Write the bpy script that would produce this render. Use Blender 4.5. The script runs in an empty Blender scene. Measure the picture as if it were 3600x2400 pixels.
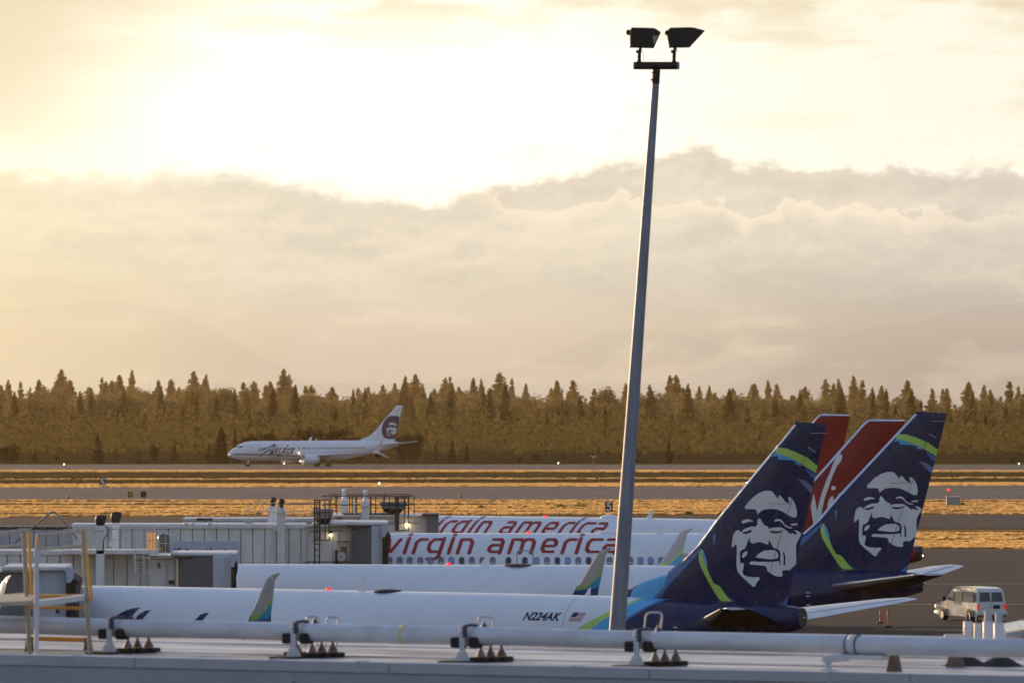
import bpy, math, random
import numpy as np
from mathutils import Vector, Matrix
from mathutils.geometry import delaunay_2d_cdt, interpolate_bezier
R = math.radians
sc = bpy.context.scene
COL = sc.collection
F = 28000.0          # focal length in photo pixels (photo is 3600 wide)
HY = 1195.0          # horizon row of the photograph
HC = 16.0            # camera height above the apron

# ------------------------------------------------------------------ camera
cam_d = bpy.data.cameras.new('camera'); cam = bpy.data.objects.new('camera', cam_d); COL.objects.link(cam)
cam.location = (0, 0, HC); cam.rotation_euler = (R(90) - 5.0/F, 0, 0)
cam_d.sensor_width = 36; cam_d.lens = 280; cam_d.clip_start = 1; cam_d.clip_end = 70000
cam_d.dof.use_dof = True; cam_d.dof.focus_distance = 345; cam_d.dof.aperture_fstop = 4.5
sc.camera = cam
sc.view_settings.view_transform = 'Standard'; sc.view_settings.look = 'None'
sc.view_settings.exposure = 0.0; sc.view_settings.gamma = 1.0
sc.cycles.max_bounces = 6; sc.cycles.volume_bounces = 1; sc.cycles.transparent_max_bounces = 8
sc.cycles.use_denoising = True
try:
    sc.cycles.denoiser = 'OPENIMAGEDENOISE'
    sc.cycles.denoising_input_passes = 'RGB_ALBEDO_NORMAL'
except Exception: pass

# ------------------------------------------------------------------ sun
SUN_AZ, SUN_EL = -36.0, 8.5        # degrees from the view axis (+Y), left is negative
sun_d = bpy.data.lights.new('sun', 'SUN'); sun = bpy.data.objects.new('sun', sun_d); COL.objects.link(sun)
sun_d.energy = 5.0; sun_d.angle = R(0.6); sun_d.color = (1.0, 0.66, 0.38)
sdir = Vector((math.sin(R(SUN_AZ))*math.cos(R(SUN_EL)), math.cos(R(SUN_AZ))*math.cos(R(SUN_EL)), math.sin(R(SUN_EL))))
sun.rotation_euler = sdir.to_track_quat('Z', 'Y').to_euler()
sun.location = (-60, 0, 80)

# ------------------------------------------------------------------ node helper
class NT:
    def __init__(s, tree): s.t = tree; tree.nodes.clear()
    def n(s, ty, **kw):
        nd = s.t.nodes.new(ty)
        for k, v in kw.items(): setattr(nd, k, v)
        return nd
    def put(s, sock, v):
        if v is None: return
        if hasattr(v, 'is_output') or isinstance(v, bpy.types.NodeSocket): s.t.links.new(v, sock)
        else:
            if isinstance(v, (tuple, list)) and len(v) == 3 and sock.type == 'RGBA': v = (*v, 1)
            sock.default_value = v
    def m(s, op, a, b=None, c=None, clamp=False):
        nd = s.n('ShaderNodeMath', operation=op, use_clamp=clamp)
        for i, v in enumerate((a, b, c)):
            if v is not None: s.put(nd.inputs[i], v)
        return nd.outputs[0]
    def add(s, a, b): return s.m('ADD', a, b)
    def sub(s, a, b): return s.m('SUBTRACT', a, b)
    def mul(s, a, b): return s.m('MULTIPLY', a, b)
    def ss(s, v, a, b, c=0.0, d=1.0, kind='SMOOTHSTEP'):
        nd = s.n('ShaderNodeMapRange', interpolation_type=kind)
        for i, q in enumerate((v, a, b, c, d)): s.put(nd.inputs[i], q)
        return nd.outputs[0]
    def mix(s, f, a, b, kind='MIX'):
        nd = s.n('ShaderNodeMix', data_type='RGBA', blend_type=kind)
        s.put(nd.inputs[0], f); s.put(nd.inputs[6], a); s.put(nd.inputs[7], b)
        return nd.outputs[2]
    def xyz(s, x, y, z=0.0):
        nd = s.n('ShaderNodeCombineXYZ')
        for i, v in enumerate((x, y, z)): s.put(nd.inputs[i], v)
        return nd.outputs[0]
    def noise(s, vec, scale, detail=5, rough=.55, dist=0.0):
        nd = s.n('ShaderNodeTexNoise'); s.put(nd.inputs['Vector'], vec)
        nd.inputs['Scale'].default_value = scale; nd.inputs['Detail'].default_value = detail
        nd.inputs['Roughness'].default_value = rough; nd.inputs['Distortion'].default_value = dist
        return nd.outputs[0]
    def ramp(s, v, pts, kind='LINEAR'):
        nd = s.n('ShaderNodeValToRGB'); s.put(nd.inputs[0], v)
        r = nd.color_ramp; r.interpolation = kind
        while len(r.elements) > 1: r.elements.remove(r.elements[-1])
        r.elements[0].position = pts[0][0]
        def colr(c): return (c, c, c, 1) if isinstance(c, (int, float)) else (*c, 1)
        r.elements[0].color = colr(pts[0][1])
        for p, c in pts[1:]:
            e = r.elements.new(p); e.color = colr(c)
        return nd.outputs[0]
    def gauss(s, v, c, w):
        q = s.m('DIVIDE', s.sub(v, c), w)
        return s.m('EXPONENT', s.mul(s.mul(q, q), -1.0))

# ------------------------------------------------------------------ world: evening sky with a cloud bank
w = bpy.data.worlds.new('World'); sc.world = w; w.use_nodes = True
n = NT(w.node_tree)
gen = n.n('ShaderNodeTexCoord').outputs['Generated']
sep = n.n('ShaderNodeSeparateXYZ'); n.put(sep.inputs[0], gen)
DX, DY, DZ = sep.outputs
sky = n.n('ShaderNodeTexSky', sky_type='NISHITA', sun_disc=False)
sky.sun_elevation = R(SUN_EL); sky.sun_rotation = R(SUN_AZ); sky.altitude = 100; sky.dust_density = 1.0; sky.air_density = 1.0
bg1 = n.n('ShaderNodeBackground'); n.put(bg1.inputs[0], sky.outputs[0]); bg1.inputs[1].default_value = 0.06
ym = n.m('MAXIMUM', DY, 0.08)
U = n.mul(n.m('DIVIDE', DX, ym), 28.0)      # thousands of photo pixels right of the axis
V = n.mul(n.m('DIVIDE', DZ, ym), 28.0)      # and above the horizon
# warped coordinates
wn = n.noise(n.xyz(n.mul(U, 1.1), n.mul(V, 2.2)), 1.6, 6, .6)
wn2 = n.noise(n.xyz(n.mul(U, 1.0), n.mul(V, 1.6), 3.3), 7.0, 6, .62)
wn3 = n.noise(n.xyz(n.mul(U, 0.55), n.mul(V, 3.2), 7.7), 2.2, 5, .55)
glowU = n.m('DIVIDE', n.add(U, 0.45), 1.65); glowV = n.m('DIVIDE', n.sub(V, 0.85), 0.42)
glow = n.m('EXPONENT', n.mul(n.add(n.mul(glowU, glowU), n.mul(glowV, glowV)), -1.0))
bright = n.mix(glow, (1.0, 0.905, 0.69), (1.5, 1.4, 1.18))
rt = n.ss(U, -0.4, 1.7)
bright = n.mix(n.mul(rt, .8), bright, (1.02, 0.96, 0.80))
bright = n.mix(n.mul(n.ss(U, -1.05, -1.95), .75), bright, (1.0, .875, .585))
# thin veils in the bright part
veil = n.ss(n.add(wn3, n.mul(n.sub(wn2, .5), .12)), .50, .68)
veil = n.m('MAXIMUM', n.mul(veil, n.ss(V, .72, 1.15, .35, .9)), n.mul(n.ss(n.add(n.mul(wn3, .55), n.mul(wn, .45)), .44, .56), n.ss(V, 1.02, 1.17)))
lefttop = n.mul(n.ss(n.add(U, n.mul(n.sub(wn3, .5), 1.6)), -0.75, -1.75), n.ss(V, .62, 1.0))
veil = n.m('MAXIMUM', veil, n.mul(lefttop, .95))
bright = n.mix(n.mul(veil, n.sub(1.0, n.mul(glow, .75))), bright, (0.84, 0.71, 0.47))
# bank edge as a function of U
ue = n.ss(U, -1.8, 1.8, kind='LINEAR')
ept = [(0, .575), (300, .553), (520, .575), (700, .60), (860, .598), (1000, .562), (1150, .535), (1400, .49), (1620, .50),
       (1850, .555), (1990, .60), (2200, .62), (2330, .665), (2420, .685), (2560, .645), (2750, .598), (3000, .592), (3300, .60), (3600, .585)]
edge = n.ramp(ue, [(p/3600, v) for p, v in ept])
wn4 = n.noise(n.xyz(n.mul(U, 1.0), n.mul(V, 1.3), 5.1), 24.0, 5, .6)
vv = n.sub(V, n.add(edge, n.add(n.mul(n.sub(wn2, .5), .17), n.add(n.mul(n.sub(wn4, .5), .035), n.mul(n.sub(wn, .5), .10)))))
bank = n.mul(n.ss(vv, n.ss(U, -1.5, .0, .060, .026), n.ss(U, -1.5, .0, -.08, -.034)), n.ss(U, -2.0, -.7, .6, 1.0))
# loose scraps of cloud floating just above the bank
scrap = n.mul(n.ss(n.add(n.mul(wn2, .6), n.mul(wn4, .4)), .53, .60), n.mul(n.ss(vv, -.01, .02), n.ss(vv, .14, .05)))
scrap = n.mul(scrap, n.ss(U, -1.9, -.3, .08, .3))
# relief: the same noise looked at a little higher up
hi1 = n.noise(n.xyz(n.add(n.mul(U, 1.0), -.012), n.add(n.mul(V, 1.6), .045), 3.3), 7.0, 6, .62)
relief = n.sub(wn2, hi1)
soft = n.ss(vv, .02, -.16)
# bank colour
lowmix = n.ss(V, .50, -.14)
bankL = n.mix(lowmix, (0.93, 0.79, 0.52), (0.66, 0.515, 0.31))
bankM = n.mix(lowmix, (0.90, 0.79, 0.605), (0.64, 0.545, 0.42))
bankR = n.mix(lowmix, (0.80, 0.71, 0.585), (0.40, 0.35, 0.30))
bankc = n.mix(n.ss(U, -1.75, -0.65), bankL, bankM)
bankc = n.mix(n.ss(U, -0.2, 1.75), bankc, bankR)
# soft mottling
mot = n.ss(n.add(n.mul(wn, .6), n.mul(wn3, .4)), .36, .66, -1.0, 1.0)
bankc = n.mix(n.mul(n.ss(mot, 0.0, 1.0), .30), bankc, (0.95, 0.80, 0.60))
bankc = n.mix(n.mul(n.ss(mot, 0.0, -1.0), n.ss(V, 0.0, .35, .08, .24)), bankc, (0.50, 0.44, 0.37))
# dark caps of the bank, brighter towards its middle
cap = n.mul(bank, n.sub(1.0, n.ss(vv, -.03, -.19)))
bankc = n.mix(n.mul(cap, .36), bankc, (0.66, 0.575, 0.47))
mid = n.mul(n.ss(V, .02, .34), n.ss(vv, .0, -.03))
bankc = n.mix(n.mul(n.mul(n.ss(relief, .02, .16), mid), .18), bankc, (1.0, .87, .66))
bankc = n.mix(n.mul(n.mul(n.ss(relief, -.02, -.15), mid), .11), bankc, (.50, .43, .35))
# lit cumulus rims in the right half
e2pt = [(0, .40), (1400, .44), (1500, .50), (1700, .515), (1850, .455), (2000, .455), (2110, .50), (2180, .54), (2300, .50), (2420, .475), (2550, .495), (2620, .43), (2700, .45),
        (2760, .495), (2850, .475), (2930, .46), (3000, .48), (3080, .455), (3200, .445), (3600, .43)]
e2 = n.ramp(ue, [(p/3600, v) for p, v in e2pt])
v2 = n.sub(V, n.add(e2, n.add(n.mul(n.sub(wn2, .5), .20), n.mul(n.sub(wn4, .5), .05))))
m2 = n.mul(n.ss(U, -.55, .15), n.ss(U, 1.95, 1.2, .35, 1.0))
rim = n.mul(n.mul(n.ss(v2, .004, -.006), n.ss(v2, -.07, -.008)), m2)
bankc = n.mix(n.mul(rim, .62), bankc, (1.05, 0.88, 0.66))
# far mountains that barely show through the evening air
def ridge(pts, dark, front_):
    rv = n.ramp(ue, [(p/3600, (HY-y)/1000+.5) for p, y in pts])
    mk = n.ss(n.sub(V, n.add(n.sub(rv, .5), n.mul(n.sub(wn4, .5), .012))), .006, -.006)
    return n.mix(n.mul(mk, dark), front_, (.46, .40, .34))
bankc = ridge([(0, 1090), (200, 1066), (420, 1062), (600, 1088), (760, 1165), (900, 1240), (1010, 1300), (1060, 1345), (1600, 1345), (1900, 1260), (2120, 1170), (2300, 1150), (2500, 1200), (2700, 1290), (3600, 1340)], .19, bankc)
bankc = ridge([(0, 1345), (2330, 1345), (2480, 1300), (2620, 1255), (2760, 1235), (2900, 1195), (3080, 1150), (3240, 1130), (3400, 1085), (3600, 1060)], .26, bankc)
bright = n.mix(scrap, bright, (.82, .70, .50))
front = n.mix(bank, bright, bankc)
# glowing upper lip just above the bank
lip = n.mul(n.mul(n.ss(vv, -.02, .03), n.ss(vv, .20, .04)), n.ss(U, 1.6, -.6, .35, 1.0))
front = n.mix(n.mul(lip, .5), front, (1.3, 1.22, 1.0))
# fall-off of the bright front field away from the view
ang = n.m('ARCTAN2', DX, DY)
azw = n.ss(n.m('ABSOLUTE', n.add(ang, 0.35)), 1.75, .45)
elw = n.ss(DZ, .48, .06)
fm = n.mul(azw, elw)
bg2 = n.n('ShaderNodeBackground'); n.put(bg2.inputs[0], front); n.put(bg2.inputs[1], 1.0)
# evening blue overhead and behind
back = n.mix(n.ss(DZ, .0, .55), (0.265, 0.275, 0.325), (0.190, 0.255, 0.42))
bg3 = n.n('ShaderNodeBackground'); n.put(bg3.inputs[0], back); bg3.inputs[1].default_value = 1.0
ad = n.n('ShaderNodeAddShader'); n.t.links.new(bg1.outputs[0], ad.inputs[0]); n.t.links.new(bg3.outputs[0], ad.inputs[1])
mx = n.n('ShaderNodeMixShader'); n.put(mx.inputs[0], fm); n.t.links.new(ad.outputs[0], mx.inputs[1]); n.t.links.new(bg2.outputs[0], mx.inputs[2])
n.t.links.new(mx.outputs[0], n.n('ShaderNodeOutputWorld').inputs[0])
try: w.cycles.sampling_method = 'MANUAL'; w.cycles.sample_map_resolution = 2048
except Exception: pass

# ------------------------------------------------------------------ materials
MATS = {}
def mat(name, col, rough=.5, metal=0.0, vary=.0, scale=3.0, coat=0.0, bump=0.0, stretch=(1, 1, 1), col2=None, emit=None, spec=.5, trans=0.0):
    m = bpy.data.materials.new(name); m.use_nodes = True; MATS[name] = m
    k = NT(m.node_tree)
    out = k.n('ShaderNodeOutputMaterial'); p = k.n('ShaderNodeBsdfPrincipled')
    tc = k.n('ShaderNodeTexCoord').outputs['Object']
    mp = k.n('ShaderNodeMapping'); k.put(mp.inputs[0], tc); mp.inputs['Scale'].default_value = stretch
    if vary > 0 or col2:
        ns = k.noise(mp.outputs[0], scale, 6, .6)
        c2 = col2 or tuple(max(0, c*(1-vary)) for c in col)
        f = k.ss(ns, .35, .65)
        c = k.mix(f, col, c2); k.put(p.inputs['Base Color'], c)
        k.put(p.inputs['Roughness'], k.ss(ns, .3, .7, max(.02, rough-.08), min(1, rough+.10)))
    else:
        k.put(p.inputs['Base Color'], col); p.inputs['Roughness'].default_value = rough
    p.inputs['Metallic'].default_value = metal
    p.inputs['Specular IOR Level'].default_value = spec
    if coat: p.inputs['Coat Weight'].default_value = coat; p.inputs['Coat Roughness'].default_value = .08
    if bump:
        b = k.n('ShaderNodeBump'); b.inputs['Strength'].default_value = bump; b.inputs['Distance'].default_value = .05
        k.put(b.inputs['Height'], k.noise(mp.outputs[0], scale*2.3, 5, .6)); k.t.links.new(b.outputs[0], p.inputs['Normal'])
    if emit: k.put(p.inputs['Emission Color'], emit[0]); p.inputs['Emission Strength'].default_value = emit[1]
    sh = p.outputs[0]
    if trans:
        tr = k.n('ShaderNodeBsdfTranslucent'); k.put(tr.inputs[0], col)
        ms = k.n('ShaderNodeMixShader'); ms.inputs[0].default_value = trans
        k.t.links.new(sh, ms.inputs[1]); k.t.links.new(tr.outputs[0], ms.inputs[2]); sh = ms.outputs[0]
    k.t.links.new(sh, out.inputs[0])
    return m
mat('white_paint', (.78, .79, .80), .30, vary=.045, scale=.8, coat=.35, stretch=(1, 1, 1))
mat('white_gloss', (.80, .80, .80), .22, coat=.5, vary=.03, scale=1)
mat('navy', (.0006, .015, .075), .28, coat=.12, spec=.32, vary=.15, scale=.9)
mat('green_stripe', (.43, .66, .10), .35, coat=.4)
mat('light_blue', (.05, .40, .70), .35, coat=.4)
mat('mid_blue', (.03, .125, .34), .3, coat=.5)
mat('pale_arc', (.12, .20, .34), .35, coat=.4)
mat('shaded_underside', (.003, .003, .004), .85, spec=.05)  # tailplane underside, its shade painted in as near-black
mat('face_white', (.78, .76, .71), .38, vary=.08, scale=1.2, coat=.3)
mat('tail_red', (.25, .0015, .002), .34, coat=.12, spec=.3, vary=.15, scale=.7)
mat('title_red', (.31, .012, .010), .4)
mat('edge_metal', (.62, .64, .68), .24, .85)
mat('seam', (.02, .02, .022), .6)
mat('grey_line', (.30, .31, .33), .5)
mat('winglet_grey', (.50, .49, .46), .4, vary=.05, scale=2)
mat('stab_grey', (.62, .65, .70), .35, coat=.2, vary=.06, scale=1.5)
mat('black_rubber', (.012, .012, .012), .7)
mat('dark_metal', (.035, .033, .032), .55, .3, vary=.3, scale=6)
mat('window_frame_grey', (.16, .17, .19), .5)
mat('window_shade', (.16, .18, .26), .35)
mat('window_open', (.035, .04, .07), .1)
mat('window_lower', (.55, .55, .53), .5)
mat('window_lit_blue', (.25, .30, .60), .4)
mat('strobe_red', (.8, .02, .02), .4, emit=((1.0, .015, .01), 1.6))
mat('strobe_white', (.9, .9, .9), .4, emit=((1.0, .93, .75), 14))
mat('gasket', (.02, .022, .02), .9)
mat('bridge_cream', (.80, .785, .735), .6, vary=.14, scale=1.6, stretch=(1, 1, .35))
mat('bridge_grey', (.52, .53, .55), .6, vary=.16, scale=1.2, stretch=(1, 1, .35))
mat('bridge_groove', (.36, .355, .34), .8)
mat('bridge_blue_grey', (.50, .54, .60), .6, vary=.08, scale=1.2)
mat('sign_plate', (.48, .54, .63), .5, vary=.04)
mat('shutter_dark', (.17, .18, .185), .6, vary=.2, scale=4, stretch=(6, 6, .2))
mat('bridge_roof', (.72, .72, .72), .5, vary=.2, scale=1.5)
mat('sign_black', (.015, .015, .015), .6)
mat('frame_dark', (.045, .04, .035), .6, .2)
mat('rail_white', (.60, .58, .55), .5)
mat('vent_grey', (.25, .25, .25), .5, .3)
mat('lamp_glow', (1, .9, .6), .4, emit=((1.0, .80, .40), 7))
mat('mesh_panel', (.80, .62, .36), .5, vary=.5, scale=14, trans=.6)
mat('door_cream', (.52, .50, .44), .6)
mat('door_glass', (.03, .02, .012), .15)
mat('pole_steel', (.24, .265, .33), .36, .12, vary=.22, scale=1.4, stretch=(3, 3, .35), bump=.15)
mat('lamp_housing', (.022, .018, .013), .6, .2)
mat('lamp_glass', (.30, .27, .22), .2)
mat('pipe_jacket', (.60, .62, .65), .42, .12, vary=.16, scale=2.2, stretch=(.6, .6, 2))
mat('strap_white', (.62, .63, .64), .5, vary=.08)
mat('pad_black', (.010, .010, .010), .8)
mat('cone_foot', (.17, .13, .10), .8, vary=.3, scale=9)
mat('cone_foot_light', (.26, .25, .24), .6, vary=.1, scale=9)
mat('parapet_metal', (.50, .51, .54), .45, .2, vary=.09, scale=1.2)
mat('parapet_panel', (.40, .42, .46), .55, .1, vary=.10, scale=.9)
mat('roof_membrane', (.66, .65, .645), .42, vary=.0, scale=.40, stretch=(.8, 2.4, 1), col2=(.27, .25, .235), bump=.2)
mat('yellow_rail', (.80, .38, .02), .5)
mat('cream_rail', (.42, .375, .28), .6, vary=.12, scale=8)
mat('orange_beam', (.62, .28, .03), .55)
mat('post_white', (.52, .54, .58), .5, vary=.06, scale=6)
mat('chrome', (.72, .74, .78), .28, .9, vary=.12, scale=6)
mat('cap_grey', (.42, .43, .44), .6, vary=.1, scale=5)
mat('loop_grey', (.42, .43, .46), .4, .5)
mat('tape_yellow', (.62, .58, .02), .6)
mat('valve_blue', (.03, .04, .07), .5)
mat('van_white', (.56, .57, .58), .25, coat=.6, vary=.06)
mat('van_glass', (.015, .018, .02), .08, coat=.5)
mat('van_side_glass', (.10, .12, .13), .12)
mat('tyre', (.014, .014, .014), .85)
mat('rim', (.35, .35, .34), .4, .6)
mat('tail_lamp', (.5, .01, .01), .3, emit=((1.0, .02, .01), .4))
mat('head_lamp', (.9, .8, .6), .3, emit=((1.0, .72, .35), 7.0))
mat('plate', (.12, .13, .12), .5)
mat('delineator_orange', (.75, .06, .02), .5)
mat('sign_yellow', (.65, .42, .01), .6)
mat('sign_brown', (.06, .035, .015), .7)
mat('sign_white', (.75, .73, .68), .5)
mat('box_grey', (.30, .32, .31), .6, vary=.1)
mat('mast_red', (.40, .035, .02), .6)
mat('marker_orange', (.65, .28, .03), .6)
mat('engine_metal', (.55, .56, .58), .3, .6)

# ------------------------------------------------------------------ mesh builder
class MB:
    def __init__(s): s.v = []; s.f = []; s.mi = []; s.sm = []; s.mats = []
    def m(s, name):
        if name not in s.mats: s.mats.append(name)
        return s.mats.index(name)
    def add(s, vs, fs, mt, smooth=False):
        b = len(s.v); k = s.m(mt); s.v += [tuple(map(float, q)) for q in vs]
        for f in fs: s.f.append(tuple(b+i for i in f)); s.mi.append(k); s.sm.append(smooth)
        return s
    def box(s, c, d, mt, rz=0.0, M=None):
        x, y, z = d[0]/2, d[1]/2, d[2]/2
        vs = [Vector((i*x, j*y, k*z)) for i in (-1, 1) for j in (-1, 1) for k in (-1, 1)]
        rot = M if M is not None else Matrix.Rotation(rz, 3, 'Z')
        vs = [rot @ v + Vector(c) for v in vs]
        return s.add(vs, [(0, 1, 3, 2), (4, 6, 7, 5), (0, 4, 5, 1), (2, 3, 7, 6), (0, 2, 6, 4), (1, 5, 7, 3)], mt)
    def bx(s, x0, x1, y0, y1, z0, z1, mt):
        return s.box(((x0+x1)/2, (y0+y1)/2, (z0+z1)/2), (abs(x1-x0), abs(y1-y0), abs(z1-z0)), mt)
    def cbox(s, x0, x1, y0, y1, z0, z1, mt, b=.03):      # chamfered box
        vs = []; b = min(b, abs(x1-x0)*.4, abs(y1-y0)*.4, abs(z1-z0)*.4)
        cx, cy, cz = (x0+x1)/2, (y0+y1)/2, (z0+z1)/2; hx, hy, hz = abs(x1-x0)/2, abs(y1-y0)/2, abs(z1-z0)/2
        def ring(z, i): return [(cx+a*(hx-i)+0, cy+c*(hy-i), z) for a, c in ((-1, -1), (1, -1), (1, 1), (-1, 1))]
        def ring8(z, i):
            h, k = hx-i, hy-i
            return [(cx-h+b, cy-k, z), (cx+h-b, cy-k, z), (cx+h, cy-k+b, z), (cx+h, cy+k-b, z), (cx+h-b, cy+k, z), (cx-h+b, cy+k, z), (cx-h, cy+k-b, z), (cx-h, cy-k+b, z)]
        return s.loft([ring8(cz-hz, b*.9), ring8(cz-hz+b, 0), ring8(cz+hz-b, 0), ring8(cz+hz, b*.9)], mt, False)
    def loft(s, rings, mt, smooth=True, cap=True, closed=True):
        nn = len(rings[0]); vs = [p for r in rings for p in r]; fs = []
        for i in range(len(rings)-1):
            for j in range(nn if closed else nn-1):
                a = i*nn+j; b = i*nn+(j+1) % nn
                fs.append((a, b, b+nn, a+nn))
        s.add(vs, fs, mt, smooth)
        if cap:
            s.add(rings[0], [tuple(range(nn))[::-1]], mt); s.add(rings[-1], [tuple(range(nn))], mt)
        return s
    def cyl(s, p0, p1, r0, mt, r1=None, nn=12, smooth=True, cap=True):
        p0 = Vector(p0); p1 = Vector(p1); r1 = r0 if r1 is None else r1
        d = (p1-p0).normalized(); a = Vector((0, 0, 1)) if abs(d.z) < .9 else Vector((1, 0, 0))
        u = d.cross(a).normalized(); v = d.cross(u)
        rg = lambda p, r: [p + (u*math.cos(t)+v*math.sin(t))*r for t in [2*math.pi*i/nn for i in range(nn)]]
        return s.loft([rg(p0, r0), rg(p1, r1)], mt, smooth, cap)
    def tube(s, pts, r, mt, nn=8):
        for a, b in zip(pts[:-1], pts[1:]): s.cyl(a, b, r, mt, nn=nn)
        return s
    def lathe(s, c, prof, mt, nn=16, axis='Z'):
        rings = []
        for r, h in prof:
            rg = []
            for i in range(nn):
                t = 2*math.pi*i/nn; a, b = math.cos(t)*r, math.sin(t)*r
                q = {'Z': (a, b, h), 'Y': (a, h, b), 'X': (h, a, b)}[axis]
                rg.append((c[0]+q[0], c[1]+q[1], c[2]+q[2]))
            rings.append(rg)
        return s.loft(rings, mt)
    def prism(s, poly, fn, t0, t1, mt):
        nn = len(poly)
        a = [fn(p, t0) for p in poly]; b = [fn(p, t1) for p in poly]
        s.add(a+b, [tuple(range(nn)), tuple(range(2*nn-1, nn-1, -1))]+[(i, i+nn, (i+1) % nn+nn, (i+1) % nn) for i in range(nn)], mt)
        return s
    def build(s, name, parent=None, loc=None):
        me = bpy.data.meshes.new(name); me.from_pydata(s.v, [], s.f)
        for k in s.mats: me.materials.append(MATS[k])
        me.polygons.foreach_set('material_index', s.mi); me.polygons.foreach_set('use_smooth', s.sm)
        me.update()
        o = bpy.data.objects.new(name, me); COL.objects.link(o)
        if parent is not None: o.parent = parent
        if loc: o.location = loc
        return o
def tag(o, label, cat, group=None):
    o['label'] = label; o['category'] = cat
    if group: o['group'] = group
    return o
def structure(o): o['kind'] = 'structure'; return o
def empty(name, loc, label, cat, rz=0.0, group=None):
    o = bpy.data.objects.new(name, None); COL.objects.link(o); o.empty_display_size = .5
    o.location = loc; o.rotation_euler = (0, 0, rz)
    return tag(o, label, cat, group)
def copy_tree(o, parent=None):
    c = o.copy(); COL.objects.link(c)
    if parent is not None: c.parent = parent
    for ch in list(o.children): copy_tree(ch, c)
    return c
def W(px, py, d): return Vector(((px-1800)*d/F, d, HC-(py-HY)*d/F))
def gz(Y):
    if Y < 600: return 0.0
    if Y < 1760: return -(Y-600)*.00971
    return min(-11.26-(Y-1760)*.004, 16-.0095*Y)
# ------------------------------------------------------------------ 2-D sheets, decals and text
def pip(pts, poly):
    pts = np.asarray(pts); poly = np.asarray(poly, float); x, y = pts[:, 0], pts[:, 1]
    ins = np.zeros(len(pts), bool); j = len(poly)-1
    for i in range(len(poly)):
        xi, yi = poly[i]; xj, yj = poly[j]
        c = ((yi > y) != (yj > y))
        with np.errstate(divide='ignore', invalid='ignore'):
            xx = (xj-xi)*(y-yi)/(yj-yi+1e-30)+xi
        ins ^= c & (x < xx); j = i
    return ins
def dens(poly, step, closed=True):
    out = []; N_ = len(poly)
    for i in range(N_ if closed else N_-1):
        a = np.array(poly[i], float); b = np.array(poly[(i+1) % N_], float)
        k = max(1, int(np.ceil(np.linalg.norm(b-a)/step)))
        out += [tuple(a+(b-a)*t/k) for t in range(k)]
    if not closed: out.append(tuple(poly[-1]))
    return out
def smooth_poly(poly, it=1):
    p = [tuple(q) for q in poly]
    for _ in range(it):
        o = []
        for i in range(len(p)):
            a, b = p[i], p[(i+1) % len(p)]
            o += [(a[0]*.75+b[0]*.25, a[1]*.75+b[1]*.25), (a[0]*.25+b[0]*.75, a[1]*.25+b[1]*.75)]
        p = o
    return p
def sheet(outline, layers, step, base='white_paint', holes_only=False):
    """outline polygon, layers [(poly, material)], returns verts2d, tris, material names"""
    loops = ([dens(outline, step)] if outline else []) + [dens(p, step) for p, _ in layers]
    V_, E_ = [], []
    for lp in loops:
        b = len(V_); V_ += lp; E_ += [(b+i, b+(i+1) % len(lp)) for i in range(len(lp))]
    allp = np.array(V_); lo, hi = allp.min(0), allp.max(0)
    gx = np.arange(lo[0]+step*.37, hi[0], step); gy = np.arange(lo[1]+step*.41, hi[1], step)
    if len(gx) and len(gy):
        g = np.array([(a+(step*.5 if j % 2 else 0), c) for j, c in enumerate(gy) for a in gx])
        keep = pip(g, outline) if outline else np.any([pip(g, p) for p, _ in layers], axis=0)
        V_ += [tuple(q) for q in g[keep]]
    r = delaunay_2d_cdt([Vector(q) for q in V_], E_, [], 0, 1e-5)
    vs = np.array([tuple(q) for q in r[0]]); fs = [f for f in r[2]]
    tri = []
    for f in fs:
        for k in range(1, len(f)-1): tri.append((f[0], f[k], f[k+1]))
    tri = np.array(tri); cen = vs[tri].mean(1)
    mt = np.full(len(tri), -1)
    if outline: mt[pip(cen, outline)] = 0
    for i, (p, _) in enumerate(layers): 
        ins = pip(cen, p)
        if outline: ins &= mt >= 0
        mt[ins] = i+1
    ok = mt >= 0
    names = [base]+[mm for _, mm in layers]
    a = vs[tri]; area = (a[:, 1, 0]-a[:, 0, 0])*(a[:, 2, 1]-a[:, 0, 1])-(a[:, 1, 1]-a[:, 0, 1])*(a[:, 2, 0]-a[:, 0, 0])
    tri[area < 0] = tri[area < 0][:, ::-1]
    return vs, tri[ok], [names[i] for i in mt[ok]]
def put_sheet(mb, sh, fn, flip=False, smooth=True):
    vs, tri, mt = sh; v3 = [fn(*q) for q in vs]
    b = len(mb.v); mb.v += [tuple(map(float, q)) for q in v3]
    for t, k in zip(tri, mt):
        t = tuple(int(b+i) for i in t)
        mb.f.append(t[::-1] if flip else t); mb.mi.append(mb.m(k)); mb.sm.append(smooth)
def text_mesh(txt, size=1.0, shear=0.0, bold=0.0, space=1.0):
    c = bpy.data.curves.new('lettering', 'FONT'); c.body = txt; c.size = size; c.shear = shear; c.offset = bold; c.space_character = space
    o = bpy.data.objects.new('lettering', c); COL.objects.link(o)
    dg = bpy.context.evaluated_depsgraph_get(); me = o.evaluated_get(dg).to_mesh()
    vs = [(v.co.x, v.co.y) for v in me.vertices]; fs = [tuple(p.vertices) for p in me.polygons]
    o.evaluated_get(dg).to_mesh_clear(); bpy.data.objects.remove(o); bpy.data.curves.remove(c)
    return vs, fs
def put_text(mb, txt, fn, mt, size, shear=0.0, bold=0.0, space=1.0, x0=0.0, y0=0.0, width=None):
    vs, fs = text_mesh(txt, size, shear, bold, space)
    if width:
        w_ = max(v[0] for v in vs)-min(v[0] for v in vs); vs = [(v[0]*width/w_, v[1]) for v in vs]
    mb.add([fn(x0+v[0], y0+v[1]) for v in vs], fs, mt)
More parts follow.
